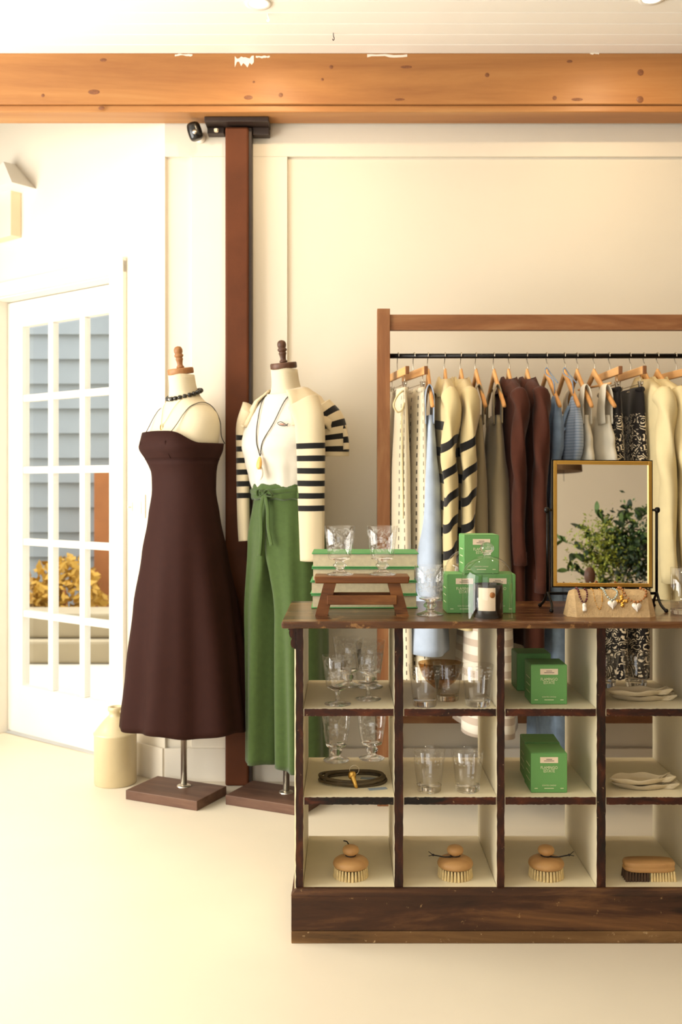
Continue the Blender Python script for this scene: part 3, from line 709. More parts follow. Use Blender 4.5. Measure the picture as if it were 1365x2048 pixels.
Y = onY(1581, T1); glass('tumbler', (PX(859, Y), Y, T1+.0004), 'dotted glass tumbler, left of the pair in the lower pigeonhole', 'tumblers in the second column', 1.05, .5)
Y = onY(1581, T1); glass('tumbler', (PX(936, Y), Y, T1+.0004), 'dotted glass tumbler, right of the pair in the lower pigeonhole', 'tumblers in the second column', 1.03, 1.5)
Y = onY(1373, T2); glass('tumbler', (PX(1211, Y), Y, T2+.0004), 'glass tumbler behind fish plates, half hidden by the divider', 'tumblers behind the fish plates', .98)
Y = onY(1373, T2); glass('tumbler', (PX(1273, Y), Y, T2+.0004), 'thick-based glass tumbler behind the fish plates, right one', 'tumblers behind the fish plates', .98, 1)
g = lathe('glass_jar', [(0, 0), (.036, 0), (.038, .003), (.038, .128), (.0365, .129), (.035, .127), (.035, .012), (0, .011)], 'jar_glass', None, (PX(1370, 2.80), 2.80, TOPZ+.0004), None, 36); tag(g, 'straight clear glass jar at the right end of the counter', 'jar')
Y = 2.97; bw = lathe('glass_bowl', smooth_prof([(0, .0), (.018, .0), (.022, .004), (.05, .022), (.066, .055), (.068, .062), (.066, .062), (.063, .054), (.047, .026), (.02, .008), (0, .007)], 1), 'smoke_bowl_glass', None, (PX(882, Y), Y, T2+.0005), None, 40); tag(bw, 'smoky brown glass bowl behind the three tumblers', 'bowl')
bw.scale = (1.0, .8, 1.25)
# ---- candle boxes
BW, BH = .1, .1085
bxproto = {}
def candle_box(loc, label, rz=0, dark=False, sc=1.0, group='green candle boxes'):
    t = thing('candle_box', label, 'box', loc, rz, group); t.scale = (sc, sc, sc)
    w = BW/2
    if not bxproto:
        bm = bmesh.new(); add_box(bm, -w, w, -w, w, 0, BH, .0022); bxproto['body'] = bm_obj('carton', bm, 'box_green', t)
        bxproto['flap'] = box('lid_flap', -w+.002, w-.002, -w+.0005, w-.004, BH+.0001, BH+.0011, 'box_side', t, .0004)
        bxproto['lab'] = box('paper_label', -.0245, .0245, -w-.0006, -w-.0001, BH-.0265, BH-.0105, 'label_cream', t)
    else:
        for k, nm in (('body', 'carton'), ('flap', 'lid_flap')): link(nm, bxproto[k].data, None, t)
        if not dark: link('paper_label', bxproto['lab'].data, None, t)
    if dark:
        for k in range(9): box('print_line', -.026, .028-.006*(k % 3), -w-.0004, -w-.0001, BH-.02-.0075*k, BH-.0215-.0075*k, 'box_side', t)
        return t
    y = -w-.0005
    for s, sz, z, bold, spx in (('FLAMINGO', .0112, BH-.0395, .0, .84), ('ESTATE', .0112, BH-.0487, .0, .84), ('SCENTED CANDLE', .0048, .0205, .0, .95)):
        link('lettering', text_mesh(s, sz, spx, bold), 'print_cream', t, (0, y, z))
    for x0, x1, z in ((-.013, .013, .0125), (-.040, -.031, .0125), (.031, .040, .0125)): box('print_line', x0, x1, y+.0001, y+.0004, z-.0009, z+.0009, 'print_cream', t)
    for x0, x1, z in ((-.008, .008, BH-.0165), (-.014, .014, BH-.0208)): box('print_line', x0, x1, y-.0005, y-.0002, z-.0007, z+.0007, 'print_dark', t)
    for k in range(3): box('side_print', -w-.0004, -w-.0001, -.034, .02, .028+k*.02, .030+k*.02, 'print_cream', t)
    return t
w2 = BW/2
Yb = 2.805; candle_box((PX(929, Yb), Yb+w2, TOPZ+.0003), 'green candle box on the counter, left of the lower pair', math.radians(1))
candle_box((PX(998, Yb)-.001, Yb+w2+.002, TOPZ+.0003), 'green candle box on the counter, right of the lower pair', math.radians(-1))
candle_box((PX(963, Yb), Yb+w2+.003, TOPZ+BH+.002), 'green candle box standing on top of the lower pair', math.radians(1.5))
Yb = onY(1409, T2); candle_box((PX(1099, Yb), Yb+w2, T2+.0003), 'green candle box at the front of the upper shelf', math.radians(0))
candle_box((PX(1058, 3.02), 2.985, T2+.0003), 'dark green candle box with its back turned, behind the upper one', math.radians(0), True)
Yb = onY(1586, T1); candle_box((PX(1099, Yb), Yb+w2, T1+.0003), 'green candle box at the front of the middle shelf')
candle_box((PX(1087, Yb+.11), Yb+w2+.112, T1+.0003), 'green candle box directly behind the middle shelf one', math.radians(-2))
# ---- glass domes with candles
def dome(loc, label, r=.0695, h=.168):
    t = thing('glass_cloche', label, 'cloche', loc)
    pr = [(r+.002, 0), (r, .002), (r, h-r*.95)]+[(r*math.cos(a), h-r*.95+r*.95*math.sin(a)) for a in [i*PI/2/14 for i in range(1, 14)]]+[(.012, h), (.011, h+.003), (.010, h-.002), (.0, h-.003)]
    lathe('dome', pr, 'cloche_glass', t, seg=48)
    lathe('knob', smooth_prof([(.0, 0), (.011, 0), (.010, .005), (.019, .012), (.019, .024), (.010, .034), (0, .035)], 2), 'clear_glass', t, (0, 0, h+.001), seg=28)
    return t
def candle(loc, label):
    t = thing('jar_candle', label, 'candle', loc)
    lathe('jar', [(0, 0), (.039, 0), (.0405, .003), (.0405, .0905), (.0385, .0905), (.0385, .080), (0, .080)], 'candle_glass', t, seg=40)
    vs, fs = [], []; n = 14
    for k in range(n+1):
        a = -PI/2+math.radians(-47+68*k/n)-.0; x, y = .0409*math.cos(a), .0409*math.sin(a); vs += [(x, y, .021), (x, y, .083)]
    for k in range(n): fs.append((2*k, 2*k+2, 2*k+3, 2*k+1))
    lb = mesh('label', vs, fs, 'label_cream', t, smooth=True)
    a = -PI/2+math.radians(8); lathe('seal', [(0, .0008), (.0078, .0006), (.0078, 0)], 'amber_bead', t, (.0412*math.cos(a), .0412*math.sin(a), .064), (PI/2, 0, math.radians(8)), 20)
    tube('wick', [(0, 0, .0802), (.001, 0, .086), (.003, 0, .094)], .001, 'cord_black', t, 6)
    return t
YD = onY(1226, TOPZ); YD = 2.715
candle((PX(976, YD+.02), YD+.012, TOPZ+.0004), 'black jar candle with cream label under the glass dome')
dome((PX(974, YD+.02), YD+.014, TOPZ+.0003), 'clear glass dome with ball knob over a black candle')
dome((PX(937, 3.0), 2.995, TOPZ+.0003), 'second clear glass dome mostly hidden behind the green boxes')
# ---- tilting table mirror
MY = 2.90; mt_ = math.radians(-2.0)
mr = thing('table_mirror', 'brass-framed tilting mirror on black iron stand', 'mirror', (PX(1205, MY), MY, TOPZ))
mw, mh = (PX(1304, MY)-PX(1107, MY))/2, (PZ(922, MY)-PZ(1173, MY))/2; mz = (PZ(922, MY)+PZ(1173, MY))/2-TOPZ
rt = (mt_, math.radians(.5), 0); fw = .0105
gl = box('mirror_glass', -mw+.006, mw-.006, -.002, .003, -mh+.006, mh-.006, 'mirror_silver', mr, 0, (0, 0, mz), rt)
bm = bmesh.new()
for a in ((-mw, -mw+fw, -mh, mh), (mw-fw, mw, -mh, mh), (-mw+fw, mw-fw, -mh, -mh+fw), (-mw+fw, mw-fw, mh-fw, mh)): add_box(bm, a[0], a[1], -.009, .009, a[2], a[3], .001)
bm_obj('frame', bm, 'brass', mr, (0, 0, mz), rt)
bm = bmesh.new()
for a in ((-mw-.003, -mw-.0002, -mh-.003, mh+.003), (mw+.0002, mw+.003, -mh-.003, mh+.003), (-mw, mw, -mh-.003, -mh-.0002), (-mw, mw, mh+.0002, mh+.003)): add_box(bm, a[0], a[1], -.004, .011, a[2], a[3])
bm_obj('frame_rim', bm, 'black_metal', mr, (0, 0, mz), rt)
pvz = PZ(1020, MY)-TOPZ
for sx in (-1, 1):
    xs = sx*(mw+.0155)
    tube('post', [(xs, 0, .042), (xs, 0, pvz)], .0042, 'black_metal', mr, 8, k=1)
    tube('pivot_pin', [(sx*mw, 0, pvz), (xs+sx*.004, 0, pvz)], .0035, 'black_metal', mr, 8, k=1)
    lathe('knob', smooth_prof([(0, -.0085), (.006, -.0075), (.0085, 0), (.006, .0075), (0, .0085)], 2), 'black_metal', mr, (xs+sx*.002, 0, pvz), None, 16)
    for sy, y2 in ((-1, -.075), (1, .06)):
        tube('leg', [(xs, 0, .05), (xs+sx*.003*(1 if sy > 0 else -1), y2*.6, .02), (xs+sx*(.010 if sy > 0 else .004), y2, .004)], .004, 'black_metal', mr, 8)
        lathe('foot', smooth_prof([(0, 0), (.005, 0), (.0065, .005), (.004, .010), (0, .011)], 1), 'black_metal', mr, (xs+sx*(.010 if sy > 0 else .004), y2, .0003), None, 12)
tube('cross_bar', [(-mw-.0155, 0, .046), (mw+.0155, 0, .046)], .0042, 'black_metal', mr, 8, k=1)
# ---- jute necklace ramp
JY = 2.722; jr = thing('jewellery_ramp', 'woven jute jewellery display bolster lying in front of the mirror', 'display stand', (PX(1227, JY), JY, TOPZ+.0003))
jw = .1215; pf = [(-.004, 0), (-.002, .004), (.020, .058), (.030, .069), (.044, .072), (.058, .068), (.068, .056), (.085, .002), (.084, 0)]
n = len(pf); vs = []
for x, k in ((-jw, .86), (-jw+.022, 1), (jw-.022, 1), (jw, .86)):
    for y, z in pf: vs.append((x+(z*.16*(1 if x < 0 else -1) if abs(x) > jw-.01 else 0), .04+(y-.04)*(1 if k == 1 else .55), z*(1 if k == 1 else .95)))
fs = []
for i in range(3):
    for k in range(n): fs.append((i*n+k, i*n+(k+1) % n, (i+1)*n+(k+1) % n, (i+1)*n+k))
fs += [tuple(range(n)), tuple(range(4*n-1, 3*n-1, -1))]
mesh('bolster', vs, fs, 'jute', jr)
def ramp_pt(x, t, off=.003):   # t from 0 at top centre to 1 at the lower front edge
    path = [(.044, .072), (.030, .069), (.020, .058), (-.002, .004)]; ln = [0]; 
    for a, b_ in zip(path, path[1:]): ln.append(ln[-1]+math.dist(a, b_))
    s = t*ln[-1]
    for i in range(3):
        if s <= ln[i+1] or i == 2:
            f = (s-ln[i])/(ln[i+1]-ln[i]); y = path[i][0]+(path[i+1][0]-path[i][0])*f; z = path[i][1]+(path[i+1][1]-path[i][1])*f
            dy, dz = path[i+1][0]-path[i][0], path[i+1][1]-path[i][1]; l = math.hypot(dy, dz); return Vector((x, y+dz/l*off, z-dy/l*off))
def beads(bm, pts, r, irr=0, rnd=random.Random(5), step=None):
    P_ = catmull(pts, 10); acc = 0; last = P_[0]; step = step or r*2.0
    for p in P_:
        if (p-last).length >= step or p is P_[0]:
            k = r*(1+rnd.uniform(-irr, irr)); bmesh.ops.create_icosphere(bm, subdivisions=1, radius=k, matrix=Matrix.Translation(p)); last = p
def necklace(name, label, x0, x1, depth, mat, r, pend=None, irr=.15):
    t = thing(name, label, 'necklace', jr.location, 0)
    xm = (x0+x1)/2; bm = bmesh.new()
    beads(bm, [ramp_pt(x0-(x1-x0)*.1, .0, r), ramp_pt(x0, .16, r), ramp_pt(x0+(x1-x0)*.12, depth*.7, r), ramp_pt(xm, depth, r), ramp_pt(x1-(x1-x0)*.1, depth*.72, r), ramp_pt(x1, .2, r), ramp_pt(x1-(x1-x0)*.2, .02, r)], r, irr)
    o = bm_obj('bead_strand', bm, mat, t, smooth=True); o['kind'] = 'stuff'
    c = ramp_pt(xm, depth+.14, .004)
    if pend == 'heart':
        pts = [(.0145*math.sin(a)**3*.9, (.0125*math.cos(a)-.005*math.cos(2*a)-.002*math.cos(3*a)-.001*math.cos(4*a))*.9) for a in [2*PI*i/28 for i in range(28)]]
        vs = [(x, -.002, z) for x, z in pts]+[(x, .002, z) for x, z in pts]+[(0, -.0045, 0), (0, .003, 0)]; fs = []
        for i in range(28): j = (i+1) % 28; fs += [(i, j, 28+j, 28+i), (i, 56, j), (28+j, 57, 28+i)]
        mesh('heart_pendant', vs, fs, 'pearl', t, c, (math.radians(-20), 0, 0), True)
    if pend == 'pearl': lathe('pearl_drop', smooth_prof([(0, -.012), (.006, -.011), (.0065, -.004), (.005, .001), (.0062, .007), (.003, .012), (0, .012)], 2), 'pearl', t, c, (math.radians(-20), 0, 0), 16)
    if pend == 'cross':
        bm = bmesh.new()
        for k in range(4):
            a = k*PI/2
            for q, rr in ((.006, .0045), (.012, .0055)): bmesh.ops.create_icosphere(bm, subdivisions=2, radius=rr, matrix=Matrix.Translation((q*math.cos(a), 0, q*math.sin(a))) @ Matrix.Diagonal((1, .45, 1, 1)))
        bm_obj('cross_pendant', bm, 'gold', t, c, (math.radians(-20), 0, 0), True)
    return t
def jx(px): return PX(px, JY+.01)-jr.location.x
necklace('bead_necklace', 'burgundy bead necklace with white pearl drop on the jute bolster', jx(1160), jx(1177), .60, 'burgundy', .0032, 'pearl')
necklace('chain_necklace', 'fine gold and cream chain on the jute bolster', jx(1190), jx(1207), .80, 'gold', .0016, None)
necklace('bead_necklace', 'pale blue bead necklace with white heart on the jute bolster', jx(1212), jx(1238), .50, 'pale_blue_bead', .0030, 'heart')
necklace('chain_necklace', 'gold four-lobed cross pendant on short chain on the jute bolster', jx(1241), jx(1249), .40, 'gold', .0014, 'cross')
necklace('bead_necklace', 'amber bead necklace with white heart on the jute bolster', jx(1250), jx(1296), .58, 'amber_bead', .0040, 'heart', .3)
# ---- coiled cord with brass clip in the middle left pigeonhole
cY = 2.845; co = thing('coiled_cord', 'coiled dark leather cord with brass clasp', 'cord', (PX(706, cY), cY, T1))
rnd = random.Random(2)
for k, (rx, ry, z, dx) in enumerate(((.094, .058, .006, 0), (.090, .054, .0165, -.004), (.084, .062, .0125, .006))):
    pts = [Vector((dx+rx*math.cos(a), ry*math.sin(a), z+.0025*math.sin(2*a+k))) for a in [2*PI*i/40 for i in range(40)]]
    rings = tube_rings(pts+[pts[0]], .0048, 8, 1, (0, 0, 1)); loft('cord_loop', rings, 'rope_dark', co, cap=(False, False))
lathe('clasp_knob', smooth_prof([(0, -.012), (.009, -.010), (.012, 0), (.009, .010), (0, .012)], 2), 'brass', co, (-.002, -.052, .033), None, 16, sy=.7)
tube('clasp_hook', [(-.001, -.055, .03), (.004, -.062, .018), (.008, -.066, .008), (.010, -.062, .003)], lambda t: .0075-.0035*t, 'brass', co, 10)
pts = [Vector((.004+.013*math.cos(a), -.046, .046+.013*math.sin(a))) for a in [2*PI*i/24 for i in range(25)]]
loft('split_ring', tube_rings(pts, .0008, 6, 1, (0, 1, 0)), 'hook_steel', co, cap=(False, False))
tg = box('price_tag', -.026, .026, -.009, .009, 0, .0012, 'tag_blue', None, 0, (PX(756, 2.77), 2.775, T1+.0004), (0, 0, math.radians(14))); tag(tg, 'blue-grey paper tag lying in front of the coiled cord', 'tag', 'paper tags by the coiled cord')
tg = box('price_tag', -.022, .022, -.008, .008, 0, .0012, 'tag_blue', None, 0, (PX(737, 2.875), 2.872, T1+.0004), (0, 0, math.radians(-10))); tag(tg, 'blue-grey paper tag lying inside the loop of the coiled cord', 'tag', 'paper tags by the coiled cord')
# ---- fish plates
def fish(px, py, z, label, rz=0, cutz=0, tilt=0, sc=1.0):
    pts_t = [(-.092, .002), (-.08, .018), (-.055, .034), (-.02, .041), (.015, .037), (.045, .022), (.062, .013), (.075, .018), (.092, .028), (.086, .010), (.093, -.012), (.075, -.010), (.060, -.009), (.04, -.022), (.01, -.034), (-.025, -.037), (-.055, -.03), (-.08, -.014)]
    pc = [Vector((x, y, 0)) for x, y in pts_t]; ring = catmull(pc+[pc[0]], 3)[:-1]; rings = []
    for k, zz in ((.66, 0.0), (.84, .0015), (1.0, .0125), (.99, .0155), (.95, .0145), (.80, .006), (.5, .0045)): rings.append([(p.x*k, p.y*k, zz+(.0022*math.sin(p.x*85) if k > .9 else 0)) for p in ring])
    Y = onY(py, z)
    o = loft('fish_plate', rings, 'fish_clay', None, (PX(px, Y), Y, z+.0004), (0, tilt, rz)); o.scale = (sc,)*3
    return tag(o, label, 'plate', 'fish plates in the right column')
fish(1286, 1399, T2, 'fish-shaped clay plate, lower of two on the upper shelf', math.radians(-7))
fish(1279, 1389, T2+.019, 'fish-shaped clay plate, upper of two on the upper shelf', math.radians(3))
fish(1290, 1575, T1, 'fish-shaped clay plate, lower of two on the middle shelf', math.radians(-6))
fish(1285, 1564, T1+.019, 'fish-shaped clay plate, upper of two on the middle shelf', math.radians(4))
# ---- wooden brushes on the bottom shelf
T0 = ZS[0]
def bristle_ring(name, parent, mat, pts_fn, n, z0, z1, r, splay=1.04):
    bm = bmesh.new(); rnd = random.Random(9)
    for i in range(n):
        (x, y), k = pts_fn(i, n), rnd.uniform(.95, 1.05)
        m_ = bmesh.ops.create_cone(bm, cap_ends=True, segments=7, radius1=r*1.25*k, radius2=r*.8, depth=z1-z0)
        for v in m_['verts']:
            low = v.co.z < 0; s_ = splay if low else 1
            v.co = Vector((x*s_+v.co.x, y*s_+v.co.y, (z0+z1)/2+v.co.z))
    o = bm_obj(name, bm, mat, parent); o['kind'] = 'stuff'; return o
def round_brush(px, label, cord):
    Y = onY(1752, T0); t = thing('body_brush', label, 'brush', (PX(px, Y), Y, T0+.0003), 0, 'round brushes on the bottom shelf')
    lathe('handle_disc', smooth_prof([(0, .026), (.040, .026), (.0485, .030), (.050, .038), (.045, .047), (.028, .054), (0, .056)], 2), 'brush_wood', t, seg=40)
    lathe('knob', smooth_prof([(.0, .055), (.013, .055), (.013, .060), (.021, .064), (.024, .073), (.019, .082), (.008, .085), (0, .085)], 2), 'brush_wood', t, seg=32)
    def ring(i, n):
        if i < 30: a = 2*PI*i/30; return (.0435*math.cos(a), .0435*math.sin(a))
        a = 2*PI*(i-30)/22; return (.031*math.cos(a), .031*math.sin(a))
    bristle_ring('bristles', t, 'bristle_cream', ring, 52, 0, .0275, .0034)
    lathe('cord_ring', [(.0135, .0565), (.0155, .058), (.0135, .0595)], 'cord_black', t, seg=24)
    if cord:
        tube('hanging_cord', [(cord*.010, -.012, .058), (cord*.03, -.016, .0585), (cord*.050, -.012, .0605), (cord*.064, -.01, .062)], .0018, 'cord_black', t, 6)
        lathe('cord_knot', smooth_prof([(0, -.004), (.0035, -.002), (.0035, .002), (0, .004)], 2), 'cord_black', t, (cord*.062, -.01, .0618), (0, PI/2, 0), 10)
        for q in (-1, 1): tube('cord_end', [(cord*.063, -.01, .062), (cord*.07, -.01+q*.002, .064+q*.003), (cord*.075, -.01+q*.003, .0655+q*.005)], .001, 'cord_black', t, 6)
    else:
        tube('hanging_cord', [(0, .014, .058), (-.004, .03, .07), (-.010, .024, .086), (-.02, .02, .0905)], .0018, 'cord_black', t, 6)
round_brush(702, 'round wooden brush in the leftmost bottom pigeonhole, cord behind its knob', 0)
round_brush(911, 'round wooden brush whose black cord points left', -1)
round_brush(1093, 'round wooden brush whose black cord points right', 1)
Y = onY(1757, T0); t = thing('scrub_brush', 'oblong wooden scrubbing brush with half dark, half cream bristles', 'brush', (PX(1298, Y), Y, T0+.0003))
def ov(k, z): return [(*sup(2*PI*i/40, .0705*k, .030*k, 3.2), z) for i in range(40)]
loft('back_plate', [ov(.95, .026), ov(1, .029), ov(1, .034), ov(.975, .0365), ov(.975, .0385), ov(1, .041), ov(1, .047), ov(.96, .051)], 'brush_wood', t)
def grid(x0, x1, nx):
    def f(i, n): return (x0+(x1-x0)*(i % nx)/(nx-1), -.021+.014*(i//nx))
    return f
bristle_ring('dark_bristles', t, 'bristle_dark', grid(-.064, -.008, 8), 32, 0, .027, .0036, 1.03)
bristle_ring('cream_bristles', t, 'bristle_cream', grid(.003, .064, 9), 36, 0, .027, .0032, 1.03)
# ================================================================== STONEWARE JUG
JX, JYY = PX(231, 4.12), 4.12
jg = thing('stoneware_jug', 'cream stoneware jug standing by the glazed door', 'jug', (JX, JYY, .0))
lathe('body', [(0, 0), (.083, 0), (.086, .004), (.0865, .198), (.089, .203), (.089, .208), (.085, .211), (.070, .232), (.048, .258), (.034, .272), (.026, .279), (.025, .292), (.031, .298), (.032, .308), (.029, .314), (.020, .312), (.018, .29), (0, .285)], 'stoneware', jg, seg=48)
tube('handle', [(.026, -.012, .296), (.050, -.030, .306), (.066, -.042, .29), (.064, -.044, .262), (.052, -.036, .238)], lambda t: .0095-.001*math.sin(PI*t), 'stoneware', jg, 10)

# ================================================================== MANNEQUINS
TORSO = [(1.660, .050, .050, -.012), (1.62, .051, .051, -.006), (1.59, .055, .056, .0), (1.57, .064, .062, .006), (1.552, .088, .070, .010), (1.535, .120, .078, .012), (1.51, .152, .088, .012),
         (1.48, .170, .098, .008), (1.44, .172, .108, .002), (1.40, .166, .120, -.008), (1.37, .160, .124, -.012), (1.33, .148, .112, -.006), (1.28, .134, .098, .0), (1.20, .120, .088, .002),
         (1.12, .138, .098, .006), (1.02, .160, .114, .010), (.92, .162, .114, .010)]
def tz(z): return rows(TORSO, z)
def ring(tab, z, off=0, n=44, e=2.25, k=0, amp=0, ph=0):
    hx, hy, oy = rows(tab, z)[:3]; R = []
    for i in range(n):
        t = 2*PI*i/n; x, y = sup(t, hx+off, hy+off, e); q = 1+amp*math.cos(k*t+ph); R.append((x*q, y*q+oy, z))
    return R
def front(x, z, off=0, tab=TORSO, e=2.25):
    hx, hy, oy = rows(tab, z)[:3]; q = min(1, abs(x)/(hx+off)); return Vector((x, oy-(hy+off)*(1-q**e)**(1/e), z))
def back(x, z, off=0):
    f = front(x, z, off); oy = tz(z)[2]; return Vector((x, 2*oy-f.y, z))
def zlist(a, b, n): return [a+(b-a)*i/n for i in range(n+1)]
def mannequin(loc, rz, label, dz, fin, bolt, base_off, base_rz, hw_, hd_):
    m_ = thing('dress_form', label, 'mannequin', loc, rz)
    loft('torso', [[(x, y, z+dz) for x, y, z in ring(TORSO, zz)] for zz in zlist(1.66, .92, 44)], 'linen_body', m_)
    tl = (math.radians(9), 0, 0)
    lathe('neck_cap', [(0, -.002), (.049, -.002), (.0515, .002), (.0515, .018), (.049, .022), (0, .022)], fin, m_, (0, -.014, 1.664+dz), tl, 32)
    lathe('finial', smooth_prof([(0, 0), (.015, 0), (.016, .006), (.010, .012), (.013, .030), (.016, .036), (.012, .041), (.018, .046), (.018, .053), (.013, .056), (.017, .062), (.0175, .074), (.012, .084), (0, .087)], 1), fin, m_, (0, -.016, 1.686+dz), tl, 24)
    tube('pole', [(0, 0, .045), (0, 0, .98)], .0125, 'chrome', m_, 20, k=1)
    lathe('pole_flange', [(0, .006), (.020, .006), (.027, .003), (.028, 0)], 'chrome', m_, (0, 0, .0372), None, 24)
    box('base', -hw_, hw_, -hd_, hd_, .0, .037, 'base_wood', m_, .002, base_off, (0, 0, base_rz-rz))
    return m_
M1 = Vector((PX(368, 3.95), 3.95, 0)); A1 = math.radians(-46)
M2 = Vector((PX(573, 3.87), 3.87, 0)); A2 = math.radians(-38)
def loc_of(world, origin, rz):
    d = Vector(world)-origin; c, s = math.cos(-rz), math.sin(-rz); return Vector((d.x*c-d.y*s, d.x*s+d.y*c, 0))
BR = math.radians(-25)
mannequin(M1, A1, 'linen dress form with pale wood finial, wearing the brown dress', 0, 'finial_wood', 0, loc_of((-.665, 3.925, 0), M1, A1), BR, .165, .105)
mannequin(M2, A2, 'linen dress form with dark wood finial, wearing green trousers', .012, 'finial_dark', 0, loc_of((-.268, 3.862, 0), M2, A2), BR, .165, .105)

# ---- brown strap dress
DRESS = [(1.43, .170, .138, -.012), (1.40, .172, .140, -.014), (1.37, .168, .138, -.014), (1.325, .154, .122, -.008), (1.27, .140, .110, 0), (1.20, .138, .109, 0), (1.10, .152, .124, 0), (.95, .178, .148, 0), (.75, .208, .180, 0), (.50, .235, .208, 0), (.275, .256, .232, 0)]
dr_ = thing('strap_dress', 'long dark brown dress with thin straps on a dress form', 'dress', M1, A1)
def dress_ring(z, top=False):
    hx, hy, oy = rows(DRESS, z); R = []; n = 84; low = sm((1.25-z)/.9); up = sm((z-1.30)/.06)
    for i in range(n):
        t = 2*PI*i/n; e = 2.25+.55*up; x, y = sup(t, hx, hy, e)
        f = 1+low*(.075*math.cos(6*t+.6)+.04*math.cos(11*t+2))+low*.05*max(0, math.cos(t+.3))
        zz = z
        if top: fr = max(0, -math.sin(t)); zz = z+.042*sm((fr-.1)/.8)-.005*abs(math.cos(t)); f *= 1-.085*sm((fr-.1)/.5)
        elif z < .30: zz = z+.006*math.cos(5*t)
        X_, Y_ = x*f, y*f+oy; c, q = math.cos(A1), math.sin(A1); wx, wy = X_*c-Y_*q, X_*q+Y_*c
        wy = wy*(1-.34*low)-.03*low; wx = wx*(1-.02*low)+.012*low
        R.append((wx*c+wy*q, -wx*q+wy*c, zz))
    return R
sk = [dress_ring(1.392, True)]+[dress_ring(z) for z in zlist(1.378, 1.325, 6)]
loft('bodice', sk, 'dress_fabric', dr_, cap=(False, False), solid=.003)
loft('skirt', [dress_ring(z) for z in zlist(1.3245, .275, 46)], 'dress_fabric', dr_, cap=(False, False), solid=.003)
sw = [Vector(p) for p in dress_ring(1.326)]; rings = tube_rings([p*1.0+Vector((p.x, p.y, 0)).normalized()*.0015 for p in sw+[sw[0]]], .0022, 6, 1, (0, 0, 1)); loft('waist_seam', rings, 'dress_fabric', dr_, cap=(False, False))
for sx in (-1, 1):
    tube('princess_seam', [front(sx*.086, z, .0015, DRESS, 2.6) for z in (1.395, 1.375, 1.35, 1.328)], .0016, 'dress_fabric', dr_, 6)
    pts = [front(sx*.088, 1.428, .02), front(sx*.095, 1.46, .012), front(sx*.100, 1.50, .006), front(sx*.106, 1.532, .004), Vector((sx*.113, .012, 1.547)), back(sx*.112, 1.53, .004), back(sx*.11, 1.48, .006), back(sx*.105, 1.42, .012), back(sx*.10, 1.39, .03)]
    tube('strap', pts, .0024, 'cord_black', dr_, 6, .6)
# collar of dark beads on the neck, each bead its own part
nk = thing('bead_collar', 'short necklace of dark barrel beads around the dress form neck', 'necklace', M1, A1)
b0 = None
for i in range(22):
    a = 2*PI*(i+.5)/22-PI/2; x, y = .0665*math.cos(a), .0665*math.sin(a)+.002; z = 1.583+.022*math.sin(a)
    if b0 is None: b0 = o = lathe('bead', smooth_prof([(0, -.0084), (.006, -.0084), (.0092, -.0045), (.0092, .0045), (.006, .0084), (0, .0084)], 1), 'onyx', nk, seg=10)
    else: o = link('bead', b0.data, None, nk)
    o.location = (x, y, z); o.rotation_euler = (PI/2, 0, a+0)
lathe('pearl_bead', smooth_prof([(0, -.006), (.005, -.004), (.006, 0), (.005, .004), (0, .006)], 2), 'pearl', nk, (0, -.066, 1.560), None, 12)
ch = thing('chain_necklace', 'fine gold chain with oval drop above the brown dress neckline', 'necklace', M1, A1)
tube('chain', [back(0, 1.585, .002), Vector((-.062, 0, 1.585)), front(-.045, 1.545, .003), front(-.015, 1.475, .003), front(0, 1.462, .003), front(.015, 1.475, .003), front(.045, 1.545, .003), Vector((.062, 0, 1.585)), back(0, 1.585, .002)], .0007, 'gold', ch, 6)
p = front(0, 1.449, .003); lathe('oval_drop', [(0, .0012), (.007, .001), (.0085, 0)], 'gold', ch, p, (PI/2, 0, 0), 18, sy=1.4)

# ---- second form: tee, trousers, cord pendant, knitted sweater
TEE = [(1.62, .056, .055, -.002), (1.585, .066, .064, .002), (1.565, .100, .076, .010), (1.545, .132, .086, .012), (1.52, .162, .098, .012), (1.48, .178, .110, .006), (1.43, .180, .124, -.004), (1.40, .176, .134, -.010), (1.37, .172, .138, -.012), (1.32, .162, .128, -.006), (1.26, .150, .116, 0), (1.20, .140, .106, .002)]
te = thing('white_tee', 'white T-shirt tucked into green trousers on the dress form', 'T-shirt', M2, A2)
def tee_ring(z):
    R = []
    for i, (x, y, zz) in enumerate(ring(TEE, z, 0, 60)):
        t = 2*PI*i/60; k = sm((1.38-z)/.15)*.028; q = 1+k*math.cos(9*t+z*8)+k*.6*math.cos(17*t-z*20); R.append((x*q, y*q, zz-.02*max(0, -math.sin(t))**2*sm((z-1.56)/.04)))
    return R
tr_ = [tee_ring(z) for z in zlist(1.578, 1.20, 34)]
tb = loft('tee_body', tr_, 'tee_white', te, cap=(False, False), solid=.003)
nr = [Vector(p) for p in tr_[0]]; loft('neck_rib', tube_rings(nr+[nr[0]], .005, 6, 1, (0, 0, 1)), 'tee_white', te, cap=(False, False))
fc = front(.086, 1.452, .004, TEE)
tan_ = (front(.10, 1.452, .004, TEE)-front(.07, 1.452, .004, TEE)).normalized()
def fishline(name, pts, mat='print_dark'):
    tube(name, [fc+tan_*x+Vector((0, -.006, z)) for x, z in pts], .0016, mat, te, 5)
plain('fish_ink', '#3b3330', .7); plain('fish_ink_red', '#b0563f', .7)
fishline('fish_print', [(-.022, .006), (-.008, .010), (.008, .002), (.020, -.006)], 'fish_ink'); fishline('fish_print', [(-.022, .005), (-.014, -.002), (.002, -.005), (.014, -.004), (.022, .003)], 'fish_ink'); fishline('fish_print', [(-.014, .003), (.006, -.001)], 'fish_ink_red')
